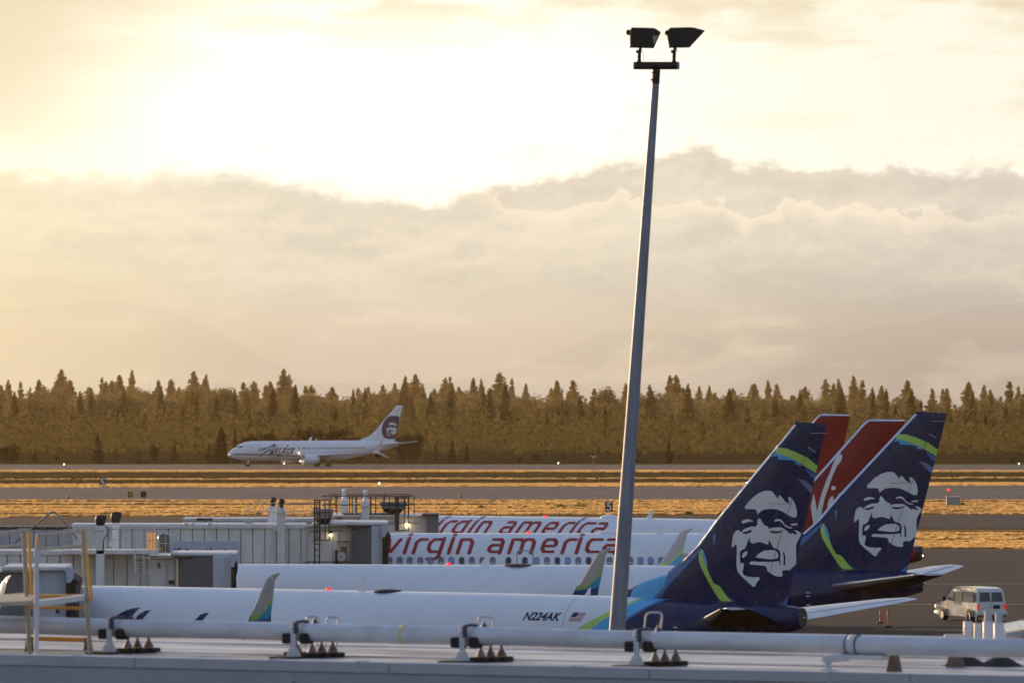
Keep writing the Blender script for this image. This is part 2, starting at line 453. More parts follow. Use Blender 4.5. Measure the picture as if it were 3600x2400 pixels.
def pen_polys(lines, pw, ph):
    """stroke polylines with an octagonal pen, as convex hull polygons"""
    out = []
    pen = [(pw*math.cos(t), ph*math.sin(t)) for t in [math.pi/8+i*math.pi/4 for i in range(8)]]
    for ln in lines:
        for a, b in zip(ln[:-1], ln[1:]):
            pts = [(a[0]+p[0], a[1]+p[1]) for p in pen]+[(b[0]+p[0], b[1]+p[1]) for p in pen]
            pts = sorted(set(pts)); lo, up = [], []
            cr = lambda o, a_, b_: (a_[0]-o[0])*(b_[1]-o[1])-(a_[1]-o[1])*(b_[0]-o[0])
            for p in pts:
                while len(lo) > 1 and cr(lo[-2], lo[-1], p) <= 0: lo.pop()
                lo.append(p)
            for p in reversed(pts):
                while len(up) > 1 and cr(up[-2], up[-1], p) <= 0: up.pop()
                up.append(p)
            out.append(lo[:-1]+up[:-1])
    return out

# ------------------------------------------------------------------ land
def k_ground(name, base_cols, scale, stretch, rough=.9, spec=.3, streak=None, bump=0):
    m = bpy.data.materials.new(name); m.use_nodes = True; MATS[name] = m
    k = NT(m.node_tree); tc = k.n('ShaderNodeTexCoord').outputs['Object']
    mp = k.n('ShaderNodeMapping'); k.put(mp.inputs[0], tc); mp.inputs['Scale'].default_value = stretch
    f = k.noise(mp.outputs[0], scale, 8, .62)
    mp2 = k.n('ShaderNodeMapping'); k.put(mp2.inputs[0], tc); mp2.inputs['Scale'].default_value = (stretch[0]*4.3, stretch[1]*4.3, 1)
    f2 = k.noise(mp2.outputs[0], scale*1.7, 6, .6)
    ff = k.add(k.mul(f, .65), k.mul(f2, .35))
    c = k.ramp(ff, [(.36+.28*i/(len(base_cols)-1), q) for i, q in enumerate(base_cols)])
    p = k.n('ShaderNodeBsdfPrincipled'); k.put(p.inputs['Base Color'], c)
    k.put(p.inputs['Roughness'], k.ss(ff, .35, .65, rough-.12, min(1, rough+.1))); p.inputs['Specular IOR Level'].default_value = spec
    if bump:
        b = k.n('ShaderNodeBump'); b.inputs['Strength'].default_value = bump; b.inputs['Distance'].default_value = .2
        k.put(b.inputs['Height'], ff); k.t.links.new(b.outputs[0], p.inputs['Normal'])
    k.t.links.new(p.outputs[0], k.n('ShaderNodeOutputMaterial').inputs[0])
k_ground('dry_soil', [(.38, .23, .085), (.27, .165, .06), (.15, .10, .04)], .08, (.25, 1, 1), 1.0, 0)
k_ground('dark_turf', [(.115, .080, .034), (.080, .060, .026), (.135, .090, .035)], .07, (.2, 1, 1), 1.0, 0.0)
k_ground('forest_floor', [(.03, .025, .01), (.045, .038, .014)], .05, (1, 1, 1), 1.0, 0.0)
k_ground('asphalt', [(.016, .0145, .0135), (.030, .027, .025), (.021, .0195, .018)], .06, (.22, 1.2, 1), .85, .10)
k_ground('runway_concrete', [(.115, .105, .10), (.085, .078, .074), (.13, .12, .112)], .05, (.15, 1.3, 1), .85, .10)
mat('runway_paint', (.34, .33, .31), .8)

def profile_sheet(name, rows, x0, x1, mt, dz, nx=2):
    """rows: list of (Y at left, Y at right)"""
    mb = MB(); vs = []
    for yl, yr in rows:
        for i in range(nx+1):
            t = i/nx; x = x0+(x1-x0)*t; xx = max(-90, min(110, x)); Y = yl+(yr-yl)*(xx+90)/200
            vs.append((x, Y, gz(Y)+dz))
    n1 = nx+1
    fs = [(a*n1+i, a*n1+i+1, (a+1)*n1+i+1, (a+1)*n1+i) for a in range(len(rows)-1) for i in range(nx)]
    mb.add(vs, fs, mt); return structure(mb.build(name))
def rows_between(l0, r0, l1, r1, step=60):
    k = max(1, int(abs(l1-l0)/step)); out = []
    for i in range(k+1): out.append((l0+(l1-l0)*i/k, r0+(r1-r0)*i/k))
    return out
ys = [-400, 0, 300, 600]+list(range(620, 1760, 20))+[1760, 1900, 2400, 3000, 4000, 5900]
profile_sheet('ground', [(y, y) for y in ys], -1900, 1900, 'dry_soil', 0)
profile_sheet('apron', [(-300, -300), (300, 300), (600, 600)]+rows_between(604, 604, 612, 612), -900, 900, 'asphalt', .04)
profile_sheet('taxiway', rows_between(726, 726, 800, 842, 12), -900, 900, 'asphalt', .05, 40)
profile_sheet('runway', rows_between(972, 971, 1150, 1192, 12), -900, 900, 'runway_concrete', .05, 40)
profile_sheet('turf_bank', rows_between(1205, 1243, 1475, 1475, 20), -900, 900, 'dark_turf', .05, 40)
profile_sheet('far_taxiway', rows_between(1522, 1522, 1722, 1722, 20), -900, 900, 'runway_concrete', .06, 8)
profile_sheet('woodland_floor', [(1724, 1724), (1760, 1760), (1900, 1900), (2400, 2400), (3000, 3000), (4000, 4000), (5890, 5890)], -1880, 1880, 'forest_floor', .06)
mb = MB()
for (yl, yr, wd) in ((1060, 1075, 1.2), (1012, 1012, .5), (1118, 1150, .5)):
    vs = []
    for i in range(41):
        x = -900+45*i; xx = max(-90, min(110, x)); Y = yl+(yr-yl)*(xx+90)/200
        vs += [(x, Y, gz(Y)+.09), (x, Y+wd, gz(Y+wd)+.09)]
    mb.add(vs, [(2*i, 2*i+2, 2*i+3, 2*i+1) for i in range(40)], 'runway_paint')
structure(mb.build('runway_markings'))
mb = MB()
for (yy, a, b) in ((560, 8, 30), (520, 14, 70), (480, 20, 90)):
    mb.add([(a, yy, .07), (b, yy+2, .07), (b, yy+2.5, .07), (a, yy+.5, .07)], [(0, 1, 2, 3)], 'runway_paint')
structure(mb.build('apron_markings'))

# hills beyond
# ------------------------------------------------------------------ dry grass
def golden(name, c1, c2, tr=.5):
    m = bpy.data.materials.new(name); m.use_nodes = True; MATS[name] = m
    k = NT(m.node_tree); tc = k.n('ShaderNodeTexCoord').outputs['Object']
    f = k.noise(tc, .35, 5, .6); c = k.mix(k.ss(f, .35, .65), c1, c2)
    d = k.n('ShaderNodeBsdfDiffuse'); k.put(d.inputs[0], c); t = k.n('ShaderNodeBsdfTranslucent'); k.put(t.inputs[0], c)
    ms = k.n('ShaderNodeMixShader'); ms.inputs[0].default_value = tr
    k.t.links.new(d.outputs[0], ms.inputs[1]); k.t.links.new(t.outputs[0], ms.inputs[2])
    k.t.links.new(ms.outputs[0], k.n('ShaderNodeOutputMaterial').inputs[0])
golden('dry_grass', (.64, .44, .19), (.50, .335, .14), .70)
golden('green_weed', (.16, .17, .04), (.10, .11, .03), .4)
from mathutils import noise as mno
def grass(name, l0, r0, l1, r1, count, h, thr=-1.0, seed=1, mt='dry_grass', sy=.06, x0=None, x1=None):
    rr = random.Random(seed); vs, fs = [], []; k = 0; tries = 0
    while k < count and tries < count*6:
        tries += 1
        t = rr.random(); base = l0+(l1-l0)*t
        half = base*.0665+6
        x = rr.uniform(-half, half) if x0 is None else rr.uniform(x0, x1)
        a = (max(-90, min(110, x))+90)/200
        Y = (l0+(l1-l0)*t)*(1-a)+(r0+(r1-r0)*t)*a
        q = mno.noise(Vector((x*.0016, Y*sy*2.0, seed)))+.4*mno.noise(Vector((x*.009, Y*sy*4, seed+9)))+.15*mno.noise(Vector((x*.1, Y*.2, seed+5)))
        if q < thr: continue
        k += 1; z = gz(Y)+.02; hh = h*rr.uniform(.55, 1.25)
        for _ in range(3):
            an = rr.uniform(-.5, .5); ww = rr.uniform(.18, .55); dx, dy = math.cos(an)*ww, math.sin(an)*ww
            ox = rr.uniform(-.9, .9); b = len(vs); ln = rr.uniform(-.2, .25)
            vs += [(x+ox-dx, Y-dy, z), (x+ox+dx, Y+dy, z), (x+ox+dx*.9+ln, Y+dy, z+hh*rr.uniform(.6, 1)), (x+ox+dx*.25+ln, Y+dy*.2, z+hh), (x+ox-dx*.3+ln, Y-dy*.3, z+hh*.7), (x+ox-dx*.85+ln, Y-dy, z+hh*rr.uniform(.7, 1))]
            fs.append(tuple(range(b, b+6)))
    m = MB(); m.add(vs, fs, mt); o = m.build(name); o['kind'] = 'stuff'
    tag(o, {'edge': 'x'}.get(name, name), 'grass'); return o
def gr(lbl, *a, **k):
    o = grass('dry_grass', *a, **k); o['label'] = lbl
gr('golden dry grass strip along the edge of the parking apron', 613, 613, 641, 641, 4800, .17, -.05, 1)
gr('thin dull dry grass between the apron edge and the nearest taxiway', 641, 641, 726, 726, 3000, .16, .02, 2, sy=.035)
gr('broad golden dry grass field between the taxiway and the near runway', 800, 843, 971, 971, 15000, .17, .03, 3, sy=.045)
gr('golden grass line on the far side of the near runway', 1151, 1193, 1203, 1242, 5500, .18, -.5, 4)
gr('broken golden grass line on top of the dark bank', 1476, 1476, 1521, 1521, 4600, .20, -.05, 5)
gr('sparse grass streak in the dark bank', 1290, 1330, 1300, 1345, 600, .22, -.05, 6)

# ------------------------------------------------------------------ haze
hb = MB().bx(-2000, 2000, -420, 6000, -60, 31, 'seam')
haze = hb.build('haze'); haze['kind'] = 'stuff'; haze['label'] = 'warm evening haze over the airfield'; haze['category'] = 'haze'
hm = bpy.data.materials.new('haze'); hm.use_nodes = True; k = NT(hm.node_tree)
pv = k.n('ShaderNodeVolumePrincipled'); pv.inputs['Density'].default_value = HAZE_D if 'HAZE_D' in globals() else 0.24e-4
pv.inputs['Color'].default_value = (1.0, .72, .36, 1); pv.inputs['Absorption Color'].default_value = (1, 1, 1, 1); pv.inputs['Anisotropy'].default_value = .60
k.t.links.new(pv.outputs[0], k.n('ShaderNodeOutputMaterial').inputs[1])
haze.data.materials.clear(); haze.data.materials.append(hm)
haze.display_type = 'WIRE'

# ------------------------------------------------------------------ trees
def leafmat(name, c1, c2, tr=.25):
    golden(name, c1, c2, tr)
leafmat('leaves_hazed', (.185, .148, .058), (.130, .106, .043), .65)  # lighter leaves for the far rows: haze painted into the colour
leafmat('fir_low', (.100, .076, .025), (.066, .052, .018), .6)  # darker copy for lower conifers, less haze painted in
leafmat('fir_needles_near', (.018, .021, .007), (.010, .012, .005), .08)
leafmat('broad_leaves', (.095, .076, .026), (.070, .058, .020), .6)  # kept darker at the wall's foot, part of the painted haze layering
mat('bark', (.05, .035, .022), .9, vary=.3, scale=4)
def conifer_mesh(seed, H, Rm, mt, gap=.0, levels=None):
    rr = random.Random(seed); m = MB(); L = levels or int(H*1.55); lean = rr.uniform(-.02, .02)
    lop = [rr.uniform(.6, 1.15) for _ in range(8)]
    vs, fs = [], []
    for i in range(L):
        t = i/(L-1); z = H*(.06+.94*t)
        if gap and rr.random() < gap: continue
        rad = Rm*((1-t)**.66)*rr.uniform(.62, 1.12)+.10
        nb = 9 if t < .7 else 6
        off = rr.uniform(0, 6.3)
        for b in range(nb):
            an = off+b*2*math.pi/nb+rr.uniform(-.3, .3)
            rb = rad*rr.uniform(.55, 1.12)*lop[int((an % 6.283)/6.283*8) % 8]
            ca, sa = math.cos(an), math.sin(an); cx = lean*z
            w2 = rb*rr.uniform(.22, .36)+.15; dr = rb*rr.uniform(.18, .42)
            z0 = z+rr.uniform(-.3, .3); k = len(vs)
            # a drooping, ragged spray of twigs
            vs += [(cx, 0, z0+.35), (cx+ca*rb*.45-sa*w2, sa*rb*.45+ca*w2, z0-dr*.35), (cx+ca*rb*.5, sa*rb*.5, z0-dr*.10+.12),
                   (cx+ca*rb*.45+sa*w2, sa*rb*.45-ca*w2, z0-dr*.35), (cx+ca*rb*.8-sa*w2*.7, sa*rb*.8+ca*w2*.7, z0-dr*.9),
                   (cx+ca*rb*1.0, sa*rb*1.0, z0-dr*.75+.1), (cx+ca*rb*.8+sa*w2*.7, sa*rb*.8-ca*w2*.7, z0-dr*.9),
                   (cx+ca*rb*.55, sa*rb*.55, z0-dr*.9-.5)]
            fs += [(k, k+1, k+2), (k, k+2, k+3), (k+1, k+4, k+2), (k+2, k+5, k+4), (k+2, k+6, k+5), (k+3, k+6, k+2), (k+1, k+7, k+3)]
            sc_ = H/30
            for q in ((.22, .42, .62, .82, 1.0) if t < .85 else (.5, 1.0)):      # hanging twigs along the branch
                if rr.random() < .22: continue
                k = len(vs); bx_, by_ = cx+ca*rb*q, sa*rb*q; zb = z0-dr*q*.8+.15; ln_ = sc_*rr.uniform(.75, 1.7); hw = sc_*rr.uniform(.35, .75)*(1-.4*t)
                a2 = rr.uniform(0, 3.14); ux, uy = math.cos(a2)*hw, math.sin(a2)*hw
                vs += [(bx_-ux, by_-uy, zb), (bx_+ux, by_+uy, zb+.15*sc_), (bx_+ux*.3, by_+uy*.3, zb-ln_), (bx_-ux*.7, by_-uy*.7, zb-ln_*.7)]
                fs.append((k, k+1, k+2, k+3))
    top = len(vs); 
    m.add(vs, fs, mt); me = m.build('crown').data
    o = [q for q in bpy.data.objects if q.data == me][0]; bpy.data.objects.remove(o)
    t = MB().cyl((0, 0, -2), (lean*H*.97, 0, H*1.01), H*.014+.08, 'bark', .03, nn=6)
    o = t.build('trunk'); tm = o.data; bpy.data.objects.remove(o)
    return me, tm
def broad_mesh(seed, H, Rm, mt, nclump=16, nleaf=260):
    rr = random.Random(seed); vs, fs = [], []; limbs = []
    for c in range(nclump):
        a = rr.uniform(0, 6.283); q = rr.random()**.6; zc = H*rr.uniform(.28, .86)
        prof = math.sin(min(1, (zc/H-.12)/.88)*math.pi)**.5
        cx, cy = math.cos(a)*Rm*.62*q*prof, math.sin(a)*Rm*.62*q*prof; rc = Rm*rr.uniform(.28, .5)
        limbs.append((cx, cy, zc))
        for _ in range(nleaf):
            u = Vector((rr.gauss(0, 1), rr.gauss(0, 1), rr.gauss(0, .8))).normalized()*rc*rr.uniform(.55, 1.08)
            p = Vector((cx, cy, zc))+u
            if p.z < .3: p.z = rr.uniform(.3, 1.5)
            s_ = Rm*rr.uniform(.022, .055)+.03; k = len(vs)
            a1 = Vector((rr.uniform(-1, 1), rr.uniform(-1, 1), rr.uniform(-1, 1))).normalized()*s_
            b1 = a1.cross(Vector((rr.uniform(-1, 1), rr.uniform(-1, 1), rr.uniform(-1, 1)))).normalized()*s_
            vs += [p-a1, p+b1*.8, p+a1, p-b1*.6]; fs.append((k, k+1, k+2, k+3))
    m = MB(); m.add(vs, fs, mt); o = m.build('crown'); me = o.data; bpy.data.objects.remove(o)
    t = MB().cyl((0, 0, -1.5), (0, 0, H*.6), H*.02+.1, 'bark', .06, nn=6)
    for q in limbs[:7]: t.cyl((0, 0, H*.22), q, H*.008+.05, 'bark', .03, nn=5)
    o = t.build('trunk'); tm = o.data; bpy.data.objects.remove(o)
    return me, tm
FIRS = [conifer_mesh(11+i, 30, rm, 'leaves_hazed', g) for i, (rm, g) in enumerate(((4.4, 0), (5.4, .05), (3.6, .05), (4.8, .12), (6.0, .04), (3.9, .15), (5.0, .0), (4.2, .08)))]
BROADF = [broad_mesh(171+i, 12, rm, 'leaves_hazed', nc, 200) for i, (rm, nc) in enumerate(((5.8, 20), (6.6, 22)))]
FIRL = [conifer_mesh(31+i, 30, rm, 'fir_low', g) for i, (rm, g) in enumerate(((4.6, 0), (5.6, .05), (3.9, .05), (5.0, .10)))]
NEARF = [conifer_mesh(41+i, 10, rm, 'fir_needles_near', .04, 22) for i, rm in enumerate((2.3, 2.9, 1.9))]
BROAD = [broad_mesh(71+i, 12, rm, 'broad_leaves', nc) for i, (rm, nc) in enumerate(((5.2, 18), (6.4, 20), (4.2, 14)))]
NEARB = [broad_mesh(91+i, 6, rm, 'fir_needles_near', nc, 230) for i, (rm, nc) in enumerate(((3.4, 14), (2.6, 11)))]
def tree(name, meshes, loc, s, rz, label, group, sx=1.0):
    e = empty(name, loc, label, 'tree', rz, group); e.scale = (s*sx, s*sx, s)
    for nm, me in zip(('crown', 'trunk'), meshes):
        o = bpy.data.objects.new(nm, me); COL.objects.link(o); o.parent = e
    return e
rt_ = random.Random(5)
# tree-top heights read along the skyline
sky_pts = [(0, 1345), (60, 1335), (110, 1320), (190, 1300), (260, 1330), (330, 1345), (420, 1330), (500, 1300), (560, 1335), (640, 1325), (735, 1292), (800, 1350), (870, 1340), (950, 1330), (1000, 1308), (1060, 1320),
           (1160, 1360), (1250, 1345), (1385, 1325), (1500, 1330), (1580, 1302), (1690, 1322), (1745, 1318), (1830, 1345), (1940, 1352), (2030, 1350), (2140, 1360), (2290, 1340), (2420, 1328), (2520, 1350),
           (2580, 1345), (2700, 1335), (2820, 1350), (2950, 1345), (3020, 1332), (3090, 1345), (3160, 1340), (3300, 1385), (3400, 1355), (3490, 1350), (3600, 1345)]
sx_, sy_ = zip(*sky_pts)
GB = 'hazy far conifers forming the skyline'; GM = 'conifers of the forest wall behind the runways'; GBR = 'broadleaf trees in the forest wall'
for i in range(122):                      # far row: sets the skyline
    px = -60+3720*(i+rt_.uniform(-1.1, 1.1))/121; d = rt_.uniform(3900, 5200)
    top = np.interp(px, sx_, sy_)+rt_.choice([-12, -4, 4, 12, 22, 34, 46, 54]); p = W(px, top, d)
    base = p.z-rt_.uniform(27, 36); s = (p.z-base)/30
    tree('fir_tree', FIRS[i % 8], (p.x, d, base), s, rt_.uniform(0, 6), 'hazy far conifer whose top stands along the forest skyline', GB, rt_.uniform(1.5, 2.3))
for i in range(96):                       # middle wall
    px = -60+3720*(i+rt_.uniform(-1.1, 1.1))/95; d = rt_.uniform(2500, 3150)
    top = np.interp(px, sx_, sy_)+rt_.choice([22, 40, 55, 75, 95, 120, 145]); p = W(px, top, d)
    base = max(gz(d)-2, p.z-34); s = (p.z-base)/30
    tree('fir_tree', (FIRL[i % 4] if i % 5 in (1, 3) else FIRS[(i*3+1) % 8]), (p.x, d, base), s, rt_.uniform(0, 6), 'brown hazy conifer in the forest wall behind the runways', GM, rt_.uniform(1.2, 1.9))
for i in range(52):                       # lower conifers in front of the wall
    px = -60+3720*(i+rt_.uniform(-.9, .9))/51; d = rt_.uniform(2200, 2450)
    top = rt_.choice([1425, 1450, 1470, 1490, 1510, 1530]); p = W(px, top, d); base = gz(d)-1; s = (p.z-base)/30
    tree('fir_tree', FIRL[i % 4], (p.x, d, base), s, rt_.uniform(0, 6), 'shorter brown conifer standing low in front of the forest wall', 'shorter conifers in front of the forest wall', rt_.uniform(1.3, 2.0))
for i in range(30):
    px = -40+3680*(i+rt_.uniform(-.6, .6))/29; d = rt_.uniform(2250, 2450)
    top = rt_.uniform(1470, 1590); p = W(px, top, d); base = gz(d)-.5; s = (p.z-base)/12
    tree('broadleaf_tree', BROAD[i % 3], (p.x, d, base), s, rt_.uniform(0, 6), 'rounded hazy broadleaf tree at the foot of the forest wall', GBR, rt_.uniform(.9, 1.3))
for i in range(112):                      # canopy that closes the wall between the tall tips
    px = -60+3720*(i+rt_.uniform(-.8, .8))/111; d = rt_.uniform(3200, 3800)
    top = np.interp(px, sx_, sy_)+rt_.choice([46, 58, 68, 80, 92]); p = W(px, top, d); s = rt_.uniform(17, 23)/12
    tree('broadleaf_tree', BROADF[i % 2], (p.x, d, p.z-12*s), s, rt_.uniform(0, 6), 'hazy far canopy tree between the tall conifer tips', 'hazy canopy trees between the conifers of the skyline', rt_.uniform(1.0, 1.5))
# the round-topped tree on the skyline beside the lamp pole
p = W(2135, 1366, 3300); b = p.z-22
tree('broadleaf_tree', BROAD[1], (p.x, 3300, b), (p.z-b)/12, 1, 'round-topped broadleaf tree on the skyline left of the tall lamp pole', None, .62)
# understorey that closes the foot of the wood
rr = random.Random(8); vs, fs = [], []
for _ in range(16000):
    d = rr.uniform(1950, 2450); half = d*.069; x = rr.uniform(-half, half)
    z = gz(d)+abs(rr.gauss(0, 3.6)); s_ = rr.uniform(.3, .75); k = len(vs)
    a1 = Vector((rr.uniform(-1, 1), rr.uniform(-.6, .6), rr.uniform(-.8, .8))).normalized()*s_; b1 = a1.cross(Vector((.2, 1, rr.uniform(-.3, .3)))).normalized()*s_
    p = Vector((x, d, z)); vs += [p-a1, p+b1, p+a1, p-b1]; fs.append((k, k+1, k+2, k+3))
m = MB(); m.add(vs, fs, 'broad_leaves'); o = m.build('undergrowth'); o['kind'] = 'stuff'; tag(o, 'dense brown undergrowth at the foot of the forest wall', 'undergrowth')
# dark near trees just beyond the far taxiway: px, top row, kind, width factor
near = [(36, 1552, 'b', 1.25), (125, 1578, 'f', 1.35), (200, 1598, 'b', .8), (343, 1518, 'f', 1.0), (412, 1560, 'f', .6), (490, 1586, 'f', .8), (540, 1553, 'b', .55), (612, 1555, 'f', 1.3), (662, 1612, 'f', .8), (455, 1605, 'b', .6),
        (778, 1500, 'f', 1.35), (826, 1504, 'f', .8), (733, 1560, 'f', 1.1), (868, 1520, 'b', .8), (905, 1512, 'b', .9), (950, 1508, 'b', .9), (1070, 1485, 'b', .8), (1120, 1490, 'b', .7), (1190, 1483, 'b', .8), (1010, 1530, 'b', 1.0),
        (1250, 1520, 'b', .9), (1320, 1530, 'b', 1.0), (1430, 1508, 'b', .9), (1475, 1512, 'b', .8), (1532, 1548, 'f', .9), (1590, 1545, 'f', 1.1), (1640, 1560, 'f', 1.1), (1830, 1602, 'b', 1.0), (1885, 1590, 'b', 1.0), (1978, 1590, 'b', .8),
        (2230, 1535, 'f', 1.6), (2190, 1560, 'f', 1.2), (2350, 1548, 'f', 1.2), (2390, 1592, 'f', 1.3), (2452, 1595, 'f', .9), (2508, 1608, 'f', .9), (2575, 1612, 'b', .5), (2690, 1600, 'f', .6), (3560, 1608, 'b', .9)]
side = ['at the left edge of the photo', 'left of the taxiing airliner', 'behind the taxiing airliner', 'between the taxiing airliner and the lamp pole', 'right of the lamp pole']
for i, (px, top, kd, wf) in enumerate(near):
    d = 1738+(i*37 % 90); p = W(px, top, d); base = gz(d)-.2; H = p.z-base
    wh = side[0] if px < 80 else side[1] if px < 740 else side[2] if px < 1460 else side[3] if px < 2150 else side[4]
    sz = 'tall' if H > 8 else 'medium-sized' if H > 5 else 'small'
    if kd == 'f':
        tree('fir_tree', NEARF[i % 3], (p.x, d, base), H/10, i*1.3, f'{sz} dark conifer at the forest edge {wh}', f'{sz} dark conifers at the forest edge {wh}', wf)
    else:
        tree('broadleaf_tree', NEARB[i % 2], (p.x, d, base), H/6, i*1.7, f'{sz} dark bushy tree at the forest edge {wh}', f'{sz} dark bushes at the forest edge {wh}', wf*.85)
# ------------------------------------------------------------------ aircraft
class Plane:
    """local frame: x aft from the nose, y to starboard, z up from the ground; th = heading angle"""
    def __init__(s, L, th, anchor_x, X, Y, kind, z0=0.0):
        s.L, s.th, s.kind, s.z0 = L, R(th), kind, z0
        s.nx = X-anchor_x*math.cos(s.th); s.ny = Y+anchor_x*math.sin(s.th)
        if kind == 'b':
            s.st = [(0, 2.72, .05, .05), (.25, 2.74, .42, .42), (.8, 2.82, .83, .82), (1.6, 2.93, 1.20, 1.16), (2.4, 3.10, 1.52, 1.40), (3.2, 3.24, 1.76, 1.58), (4.4, 3.36, 1.93, 1.76),
                    (6.0, 3.40, 1.995, 1.86), (7.5, 3.40, 2.005, 1.88), (L-15.5, 3.40, 2.005, 1.88), (L-13, 3.46, 1.93, 1.85), (L-10, 3.72, 1.66, 1.66), (L-7, 4.04, 1.30, 1.35), (L-4.5, 4.30, .98, .98), (L-2.5, 4.50, .68, .66), (L-1.25, 4.62, .45, .43), (L-1.1, 4.64, .40, .38)]
        else:
            s.st = [(0, 3.10, .05, .05), (.25, 3.12, .50, .5), (.8, 3.22, .98, .96), (1.6, 3.40, 1.38, 1.34), (2.5, 3.58, 1.70, 1.60), (3.6, 3.70, 1.92, 1.80), (5.0, 3.79, 2.05, 1.93),
                    (6.2, 3.80, 2.07, 1.975), (L-14.5, 3.80, 2.07, 1.975), (L-12, 3.86, 2.0, 1.93), (L-9, 4.12, 1.72, 1.70), (L-6, 4.42, 1.34, 1.30), (L-3.5, 4.62, .95, .92), (L-1.4, 4.74, .60, .56), (L-.25, 4.80, .40, .38), (L, 4.81, .30, .28)]
        a = np.array(s.st); s.xs = a[:, 0]; s.tab = a
        s.tan = np.gradient(a[:, 1:], a[:, 0], axis=0)
        for c in range(3):                               # monotone tangents
            d = np.diff(a[:, c+1])/np.diff(a[:, 0])
            for i in range(1, len(a)-1):
                s.tan[i, c] = 0 if d[i-1]*d[i] <= 0 else 2*d[i-1]*d[i]/(d[i-1]+d[i])
            s.tan[0, c] = d[0]; s.tan[-1, c] = d[-1]
    def sec(s, x):
        x = min(max(x, s.xs[0]), s.xs[-1]); i = min(len(s.xs)-2, max(0, int(np.searchsorted(s.xs, x)-1)))
        h = s.xs[i+1]-s.xs[i]; t = (x-s.xs[i])/h; a, b = s.tab[i, 1:], s.tab[i+1, 1:]; m0, m1 = s.tan[i]*h, s.tan[i+1]*h
        return (2*t**3-3*t**2+1)*a+(t**3-2*t**2+t)*m0+(-2*t**3+3*t**2)*b+(t**3-t**2)*m1
    def surf(s, x, z, side=-1, off=.008):
        zc, h, w_ = s.sec(x); q = max(-.995, min(.995, (z-zc)/h)); c = math.sqrt(1-q*q)
        return (x, side*(w_*c+off*c), zc+h*q+off*q)
    def surfphi(s, x, ph, side=-1, off=0.0):
        zc, h, w_ = s.sec(x); return (x, side*(w_+off)*math.cos(ph), zc+(h+off)*math.sin(ph))
    def phi(s, x, z):
        zc, h, w_ = s.sec(x); return math.asin(max(-1, min(1, (z-zc)/h)))
    def pick(s, px, py, y0=-.15):
        """where the sight line of a photo pixel meets the plane's own vertical plane y = y0"""
        c, sn = math.cos(s.th), math.sin(s.th); u = (px-1800)/F
        # X = nx + x c + y sn ; Y = ny - x sn + y c ; X = u Y
        x = (u*(s.ny+y0*c)-s.nx-y0*sn)/(c+u*sn); Y = s.ny-x*sn+y0*c
        return (x, HC-(py-HY)*Y/F-s.z0)
    def root(s, name, label, group=None):
        e = empty(name, (s.nx, s.ny, s.z0), label, 'airliner', -s.th, group); s.e = e; return e
def fin_fn(le, te, ztop, tc=.10, y0=None, cmax=5.2):
    lz = [p[1] for p in le][::-1]; lx = [p[0] for p in le][::-1]; tz = [p[1] for p in te][::-1]; tx = [p[0] for p in te][::-1]
    def t(x, z):
        a = np.interp(z, lz, lx); b = np.interp(z, tz, tx); c = max(.2, b-a); u = min(1, max(0, (x-a)/c))
        h = 5*(.2969*math.sqrt(u)-.126*u-.3516*u*u+.2843*u**3-.1015*u**4)*tc*min(c, cmax)
        return max(0, h)*min(1, math.sqrt(max(0, ztop-z)/.12))
    return t
def build_fin(P, name, le, te, layers, base, parent, step=.22, tc=.10, y0=lambda z: 0.0, extra=None):
    """le / te: lists of (x, z) from the top down"""
    ztop = max(p[1] for p in le+te); th = fin_fn(le, te, ztop, tc)
    outline = le+te[::-1]
    mb = MB()
    sh = sheet(outline, layers, step, base)
    put_sheet(mb, sh, lambda x, z: (x, y0(z)-th(x, z), z), False)
    put_sheet(mb, sh, lambda x, z: (x, y0(z)+th(x, z), z), True)
    if extra: extra(mb, th)
    # closing strip along the trailing edge
    o = mb.build(name, parent); return o
def Q(P, pts, ox, oy, k, y0=-.2): return [P.pick(ox+a/k, oy+b/k, y0) for a, b in pts]
def airfoil_ring(xl, y, z, ch, t, roll=0.0, nn=14):
    out = []
    for i in range(nn):
        a = 2*math.pi*i/nn; u = .5*(1+math.cos(a)); yt = 5*(.2969*math.sqrt(u)-.126*u-.3516*u*u+.2843*u**3-.1015*u**4)*t*ch
        sgn = 1 if math.sin(a) >= 0 else -1
        out.append((xl+u*ch, y-math.sin(roll)*yt*sgn, z+math.cos(roll)*yt*sgn))
    return out
def build_wing(P, side, parent, root_x, tip_x, tip_y=17.2, tip_z=4.25, root_z=2.55, mt='stab_grey', name='wing', rc=7.4, tcd=1.55):
    mb = MB(); secs = []
    for t in (0, .3, .65, 1.0):
        y = 1.3+(tip_y-1.3)*t; xl = root_x+(tip_x-root_x)*t
        ch = rc+(4.3-rc)*(t/.33) if t < .33 else 4.3+(tcd-4.3)*((t-.33)/.67)
        secs.append(airfoil_ring(xl, side*y, root_z+(tip_z-root_z)*t, ch, .12-.03*t))
    mb.loft(secs if side > 0 else secs, mt); return mb.build(name, parent)
